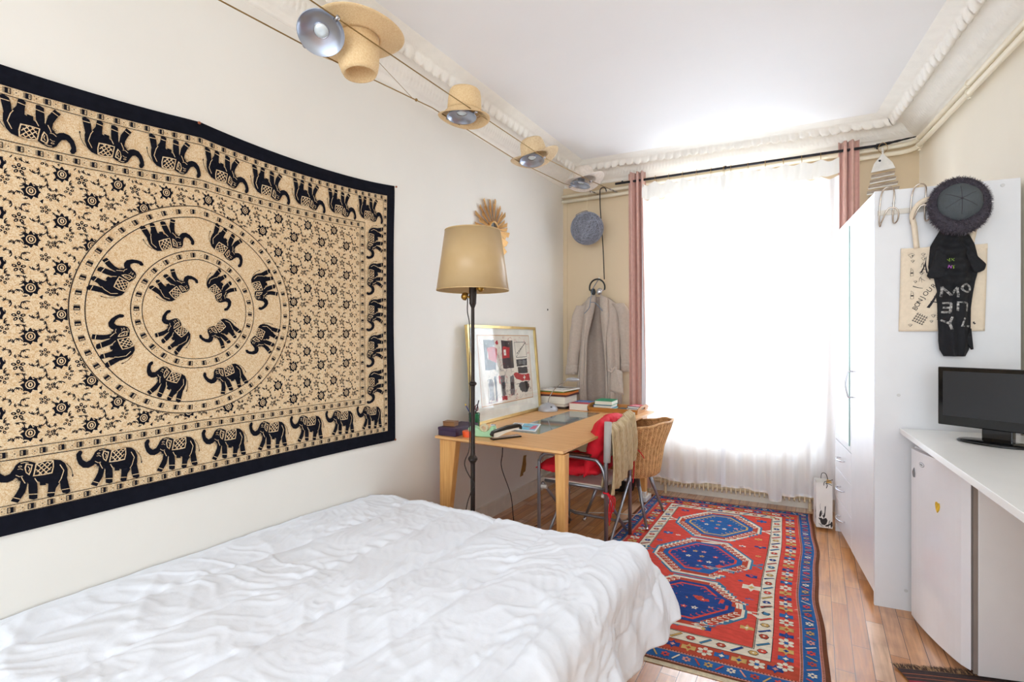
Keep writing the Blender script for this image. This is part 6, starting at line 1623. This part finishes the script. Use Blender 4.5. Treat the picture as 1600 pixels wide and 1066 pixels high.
def strokes(lines, x, y, w_, h_, rot, th):
    c_, s_ = math.cos(rot), math.sin(rot)
    for k, l in enumerate(lines):
        P.line(1+k, 0, [(x+(a*w_)*c_-(b_*h_)*s_, y+(a*w_)*s_+(b_*h_)*c_) for a, b_ in l], th)
strokes([[(-.5, -.5), (-.5, .5)], [(-.5, .5), (0, -.35)], [(0, -.35), (.5, .5)], [(.5, .5), (.5, -.5)]], .288, 1.574, .056, .048, -.08, .0090)
strokes([[(.5*math.cos(a), .5*math.sin(a)) for a in [2*PI*k/14 for k in range(15)]]], .350, 1.590, .034, .038, 0.1, .009)
strokes([[(.5, .5), (-.3, .5)], [(.5, -.5), (-.3, -.5)], [(.4, 0), (-.2, 0)], [(.45, .5), (.45, -.5)]], .272, 1.500, .036, .044, -.1, .009)
strokes([[(-.5, -.5), (-.5, .5), (0, .5), (.5, .4)], [(.5, .4), (.5, -.5)]], .336, 1.503, .038, .042, -.05, .009)
strokes([[(-.5, .5), (0, 0)], [(.5, .5), (0, 0)], [(0, 0), (-.05, -.6)]], .284, 1.425, .040, .050, .35, .009)
strokes([[(.1, .5), (-.4, -.3), (.5, -.5)]], .344, 1.428, .038, .044, .2, .009)
sword('V', 0.022, .308, 1.725, 0.3, 1); sword('X', 0.018, .322, 1.727, -0.1, 1); sword('N', 0.022, .306, 1.692, -0.15, 2); sword('T', 0.020, .320, 1.690, 0.1, 1)
m3 = [mat('cracked_white_print', (190, 188, 184), 0.8, scale=90, rgb2=(40, 40, 46)), mat('lime_print', (150, 190, 60), 0.7, scale=120, rgb2=(60, 80, 40)), mat('violet_print', (150, 80, 160), 0.7)]
def shp(u, v, o_):
    a0, a1 = outl(v); return shf(min(1.05, max(-0.05, (u-a0)/(a1-a0))), v, 0.0016+o_)-Vector(tuple(ws(0.33, 1.27, 0.04)))
P.mesh('lettering', m3, shp, 0.02, t, gap=0.0003)

# fur hat
HCc = ws(0.312, 1.985, 0.085)
t = thing('fur_hat', 'charcoal cap with a thick fur brim hung on the hook rack above the black shirt', 'hat', HCc)
HX = zaxis(tuple(-Vector((WV.x, WV.y, 0))+Vector((-0.12, 0, 0.18))))
M_felt = mat('charcoal_felt', (74, 80, 84), 0.9, var=0.1, bump=0.2, bscale=120); M_fur = mat('grey_fur', (104, 96, 108), 0.9, var=0.35, scale=60); M_fur2 = mat('dark_fur', (58, 53, 62), 0.9)
b = MB(); n6 = 6
def capf(v, th, r): k = 1-0.035*abs(math.cos(n6*th/2))**6; return Vector((v.x*k, v.y*k, v.z))
b.lathe([(0.088, -0.004), (0.087, 0.012), (0.080, 0.028), (0.060, 0.043), (0.040, 0.053), (0.018, 0.058), (0.001, 0.060)], 48, HCc, axis=HX, fn=capf, sy=1.08); b.build('crown', M_felt, t, smooth=True)
b = MB(); b.ball(HCc+HX@Vector((0, 0, 0.061)), 0.005, 0.005, 0.005, 8)
for k in range(6):
    a = 2*PI*(k+0.5)/6; b.tube([HCc+HX@Vector((r_*math.cos(a), r_*1.08*math.sin(a), z_)) for r_, z_ in ((0.076, 0.022), (0.063, 0.041), (0.042, 0.053), (0.018, 0.0585), (0.002, 0.0605))], 0.0011, 5)
b.build('seam', M_fur2, t)
b = MB()
def band_c(a): k = 1+0.10*max(0, -math.sin(a)); return HCc+HX@Vector((0.090*math.cos(a), 0.104*math.sin(a)*k, -0.004))
def furb(u, v):
    a = u*2*PI; ph = v*2*PI; c = band_c(a); k = 0.024+0.012*max(0, -math.sin(a)); d = HX@Vector((math.cos(a)*math.cos(ph), math.sin(a)*math.cos(ph), math.sin(ph)*0.9)); return c+d*k
b.grid(furb, 40, 12); fb_ = b.build('fur_band', M_fur2, t, smooth=True)
b = MB(); rr = random.Random(8)
for k in range(5200):
    u, v = rr.random(), rr.random(); p = furb(u, v); c = band_c(u*2*PI); d = (p-c).normalized()
    d = (d+Vector((rr.gauss(0, .35), rr.gauss(0, .35), rr.gauss(0, .35)-0.25))).normalized(); s_ = d.orthogonal().normalized()*0.0013; l_ = rr.uniform(.007, .015)
    b.add([p-s_, p+s_, p+d*l_], [(0, 1, 2)], rr.randrange(2))
b.build('fur', [M_fur, M_fur2], fb_)

# ------------------------------------------------------------------ worktop, fridge, television
t = thing('worktop', 'long white worktop running along the right wall over the fridge', 'worktop', (0.62, 2.0, 0.88))
def wl(y): return xr(y)-0.003
b = MB(); b.prism([(0.495, 1.15), (wl(1.15), 1.15), (wl(3.215), 3.215), (0.357, 3.158)], 0.884, 0.909); b.build('top', mat('white_laminate', (246, 248, 248), 0.22, var=0.01), t, bevel=0.001)
def leg_panel(y):
    b = MB(); vs = []
    for yy in (y, y+0.035): vs += [(0.485, yy, 0.883), (0.56, yy, 0.883), (0.70, yy, 0.0), (0.625, yy, 0.0)]
    b.add(vs, [(0, 1, 2, 3), (7, 6, 5, 4), (0, 4, 5, 1), (1, 5, 6, 2), (2, 6, 7, 3), (3, 7, 4, 0)]); b.build('leg', M_navy, t, bevel=0.003)
leg_panel(1.78)
b = MB(); b.box(0.495, wl(1.17)-0.002, 1.16, 1.178, 0, 0.8835); b.build('end_panel', M_whitem, t)
FP = Vector((0.362, 3.112)); FV = (Vector((0.494, 2.672))-FP); FLn = FV.length; FV.normalize(); FU = Vector((-FV.y, FV.x))
def ff(a, l, z_): p = FP+FU*a+FV*l; return Vector((p.x, p.y, z_))     # a depth (into the room's wall), l along the front
def fbox(b, a0, a1, l0, l1, z0, z1, mi=0):
    vs = [ff(a0,l0,z0), ff(a1,l0,z0), ff(a1,l1,z0), ff(a0,l1,z0), ff(a0,l0,z1), ff(a1,l0,z1), ff(a1,l1,z1), ff(a0,l1,z1)]
    b.add(vs, [(0,3,2,1),(4,5,6,7),(0,1,5,4),(1,2,6,5),(2,3,7,6),(3,0,4,7)], mi); return b
t = thing('fridge', 'small white fridge with a bowed door tucked under the worktop', 'fridge', ff(0.2, FLn/2, 0))
M_fr = mat('white_enamel', (243, 245, 250), 0.16, var=0.01)
b = MB(); fbox(b, 0.062, 0.40, 0.004, FLn+0.0, 0.012, 0.800); b.build('fridge_body', mat('white_enamel_side', (238, 238, 238), 0.35, var=0.01), t, bevel=0.004)
b = MB(); fbox(b, 0.048, 0.40, 0.0, FLn+0.002, 0.805, 0.832); b.build('top_lid', M_fr, t, bevel=0.005)
b = MB(); prof = [(0.040, 0.002)]+[(0.036-0.028*math.sin(PI*k/14)**0.45, 0.002+(FLn-0.004)*k/14) for k in range(15)]+[(0.040, FLn-0.002)]
vs = [ff(a, l, 0.03) for a, l in prof]+[ff(a, l, 0.828) for a, l in prof]; n = len(prof)
b.add(vs, [tuple(range(n)), tuple(range(2*n-1, n-1, -1))]+[(k, (k+1) % n, n+(k+1) % n, n+k) for k in range(n)]); dr = b.build('door', M_fr, t, bevel=0.004)
b = MB(); fbox(b, 0.0405, 0.0475, 0.008, FLn-0.006, 0.035, 0.802); b.build('gasket', mat('grey_gasket', (132, 124, 120), 0.6), t)
b = MB(); fbox(b, 0.046, 0.061, FLn-0.004, FLn-0.0, 0.02, 0.80); b.build('hinge_strip', mat('beige_strip', (150, 140, 132), 0.5), t)
def dsurf(l): k = (l-0.002)/(FLn-0.004); return 0.036-0.028*math.sin(PI*min(1, max(0, k)))**0.45
def dface(l, z_, d): return ff(dsurf(l)-d, l, z_)
b = MB(); b.ext([(0.155+0.024*math.cos(a), 0.775+0.011*math.sin(a)) for a in [2*PI*k/20 for k in range(20)]], lambda l, z_, d: dface(l, z_, d+0.0003), 0.0015); bd = b.build('badge', M_chrome, dr)
b = MB(); b.ext([(0.155+0.020*math.cos(a), 0.775+0.008*math.sin(a)) for a in [2*PI*k/20 for k in range(20)]], lambda l, z_, d: dface(l, z_, d+0.002), 0.0006); b.build('badge_face', M_white, bd)
b = MB()
for k in range(4): b.ext([(0.143+0.006*k, 0.772), (0.147+0.006*k, 0.772), (0.147+0.006*k, 0.778), (0.143+0.006*k, 0.778)], lambda l, z_, d: dface(l, z_, d+0.0028), 0.0003)
b.build('badge_lettering', mat('grey_ink', (110, 112, 120), 0.5), bd)
t2 = thing('fridge_magnet', 'small yellow heart shaped magnet on the fridge door', 'magnet', dface(0.285, 0.62, 0.001), 'magnets on the fridge door')
b = MB(); hx = [(0.0, -0.026), (0.012, -0.012), (0.017, 0.004), (0.014, 0.018), (0.006, 0.018), (0.002, 0.012), (-0.004, 0.020), (-0.012, 0.018), (-0.015, 0.006), (-0.010, -0.012)]
b.ext([(0.285+x, 0.625+y) for x, y in hx], lambda l, z_, d: dface(0.285, z_, d+0.0004)+Vector((FV.x*(l-0.285), FV.y*(l-0.285), 0)), 0.003); b.build('magnet_body', mat('yellow_magnet', (232, 190, 40), 0.5, var=.15, scale=80), t2)
t2 = thing('fridge_magnet', 'small grey figure shaped magnet near the upper left of the fridge door', 'magnet', dface(0.075, 0.72, 0.001), 'magnets on the fridge door')
b = MB(); b.ext([(0.072+x, 0.722+y) for x, y in ((0, -.024), (.006, -.018), (.012, -.022), (.014, -.004), (.008, .010), (.004, .022), (-.003, .012), (-.010, .002), (-.008, -.014))], lambda l, z_, d: dface(0.072, z_, d+0.0004)+Vector((FV.x*(l-0.072), FV.y*(l-0.072), 0)), 0.003); b.build('magnet_body', mat('grey_magnet', (130, 134, 138), 0.4, 0.3), t2)
b = MB(); fbox(b, 0.09, 0.13, FLn-0.09, FLn-0.01, 0.835, 0.879); o = b.build('dark_gap_block', M_black, bevel=0.003); tag(o, 'black block standing in for the dark gap between fridge and worktop', 'box')  # black block put in for the shade of the gap above the fridge

VP0, VD = Vector((0.472, 2.965)), Vector((0.853, -0.522)).normalized(); VN = Vector((VD.y, -VD.x))  # towards the camera
if VN.y > 0: VN = -VN
def vf(a, z_, d): p = VP0+VD*a+VN*d; return Vector((p.x, p.y, z_))
def vbox(b, a0, a1, z0, z1, d0, d1):
    vs = [vf(a0,z0,d0), vf(a1,z0,d0), vf(a1,z1,d0), vf(a0,z1,d0), vf(a0,z0,d1), vf(a1,z0,d1), vf(a1,z1,d1), vf(a0,z1,d1)]
    b.add(vs, [(0,3,2,1),(4,5,6,7),(0,1,5,4),(1,2,6,5),(2,3,7,6),(3,0,4,7)]); return b
TVW = 0.395
t = thing('television', 'small black flat television standing on the white worktop', 'television', vf(0.2, 0.9095, 0))
M_gb = mat('gloss_black', (10, 11, 14), 0.08, var=0.05)
b = MB(); vbox(b, 0, TVW, 0.968, 1.226, -0.034, 0.0); b.build('bezel', M_gb, t, bevel=0.004)
b = MB(); vbox(b, 0.019, TVW-0.019, 1.010, 1.208, 0.0003, 0.0012); b.build('screen', mat('matt_screen', (36, 38, 42), 0.35, var=0.02), t)
b = MB(); vbox(b, 0.15, 0.25, 0.918, 0.985, -0.045, -0.012); b.build('neck', M_gb, t, bevel=0.004)
b = MB(); c = vf(0.195, 0.9095, -0.005)
AXb = Matrix(((VD.x, -VN.x, 0), (VD.y, -VN.y, 0), (0, 0, 1)))
b.lathe([(0.001, 0.001), (1.0, 0.001), (1.0, 0.006), (0.94, 0.011), (0.001, 0.014)], 40, c, axis=Matrix(((VD.x*0.125, -VN.x*0.075, 0), (VD.y*0.125, -VN.y*0.075, 0), (0, 0, 1))))
b.build('stand', M_gb, t, smooth=True)

# ------------------------------------------------------------------ paper shopping bag beside the wardrobe
BG = Vector((0.002, 4.225)); bu = Vector((0.105, 0.013)).normalized(); bv = Vector((-bu.y, bu.x))
def bgf(a, l, z_): p = BG+bu*a+bv*l; return Vector((p.x, p.y, z_))
t = thing('shopping_bag', 'white paper shopping bag with a black leaf print beside the wardrobe foot', 'bag', bgf(0.05, 0.05, 0))
M_pap = mat('white_card', (230, 226, 220), 0.5, var=0.02)
bw_, bd_, bh_ = 0.098, 0.13, 0.335; zb_ = 0.0185
b = MB(); b.add([bgf(0, 0, zb_), bgf(bw_, 0, zb_), bgf(bw_, bd_, zb_), bgf(0, bd_, zb_), bgf(0, 0, bh_), bgf(bw_, 0, bh_), bgf(bw_, bd_, bh_), bgf(0, bd_, bh_)], [(0, 3, 2, 1), (0, 1, 5, 4), (1, 2, 6, 5), (2, 3, 7, 6), (3, 0, 4, 7)]); b.build('bag_body', M_pap, t, solid=0.0015)
P = Pat()
def leafp(pts, m=0): P.p(1, m, pts)
leafp([(.020, .070), (.028, .078), (.034, .095), (.030, .125), (.022, .110), (.017, .085)]); leafp([(.012, .066), (.030, .068), (.040, .060), (.060, .072), (.068, .055), (.062, .030), (.050, .018), (.034, .022), (.026, .036), (.022, .052)])
leafp([(.044, .060), (.054, .085), (.056, .120), (.058, .155), (.052, .150), (.050, .110), (.042, .080)]); leafp([(.060, .022), (.078, .030), (.092, .040), (.080, .020), (.066, .010), (.050, .012)]); leafp([(.090, .002), (.098, .020), (.098, .045), (.090, .050), (.084, .030)])
leafp([(.036, .080), (.042, .092), (.044, .075)]); P.line(1, 0, [(.025, .125), (.022, .150), (.026, .170)], .002, .0008); P.line(1, 0, [(.040, .095), (.032, .120)], .0016)
for k in range(3): P.line(1, 0, [(.014+.006*k, .030-.002*k), (.034+.006*k, .006)], .0018)
leafp([(.074, .0), (.078, .030), (.084, .060), (.078, .050), (.072, .020)])
P.mesh('leaf_print', [mat('black_print_gloss', (30, 22, 24), 0.4)], lambda u, v, o_: bgf(u, -0.0012-o_, zb_+v)-bgf(0.05, 0.05, 0), 0, t, gap=0.0003)
P = Pat(); leafp([(.010, .11), (.05, .14), (.03, .09)]); leafp([(.0, .07), (.05, .10), (.02, .05)])
P.mesh('leaf_print', [MATS['black_print_gloss']], lambda u, v, o_: bgf(-0.0012-o_, u, zb_+v)-bgf(0.05, 0.05, 0), 0, t, gap=0.0003)
b = MB()
b.tube(smooth_path([bgf(0.045, -0.003, 0.318), bgf(0.050, -0.008, 0.345), bgf(0.075, -0.004, 0.352), bgf(0.100, 0.0, 0.362)]), 0.0022, 6)
b.tube(smooth_path([bgf(0.060, -0.004, 0.30), bgf(0.066, -0.008, 0.322), bgf(0.058, -0.008, 0.338), bgf(0.095, -0.003, 0.322)]), 0.0022, 6)
b.tube(smooth_path([bgf(0.045, 0.132, 0.318), bgf(0.050, 0.13, 0.37), bgf(0.075, 0.12, 0.372), bgf(0.09, 0.132, 0.318)]), 0.0022, 6)
b.build('ribbon_handle', M_black, t, smooth=True)
b = MB(); b.add([bgf(0.065, 0.03, 0.31), bgf(0.096, 0.03, 0.315), bgf(0.096, 0.032, 0.345), bgf(0.07, 0.032, 0.35), bgf(0.065, 0.05, 0.31), bgf(0.096, 0.05, 0.315), bgf(0.096, 0.052, 0.345), bgf(0.07, 0.052, 0.35)], [(0,3,2,1),(4,5,6,7),(0,1,5,4),(1,2,6,5),(2,3,7,6),(3,0,4,7)])
b.build('tissue', mat('tan_tissue', (206, 160, 96), 0.8), t)
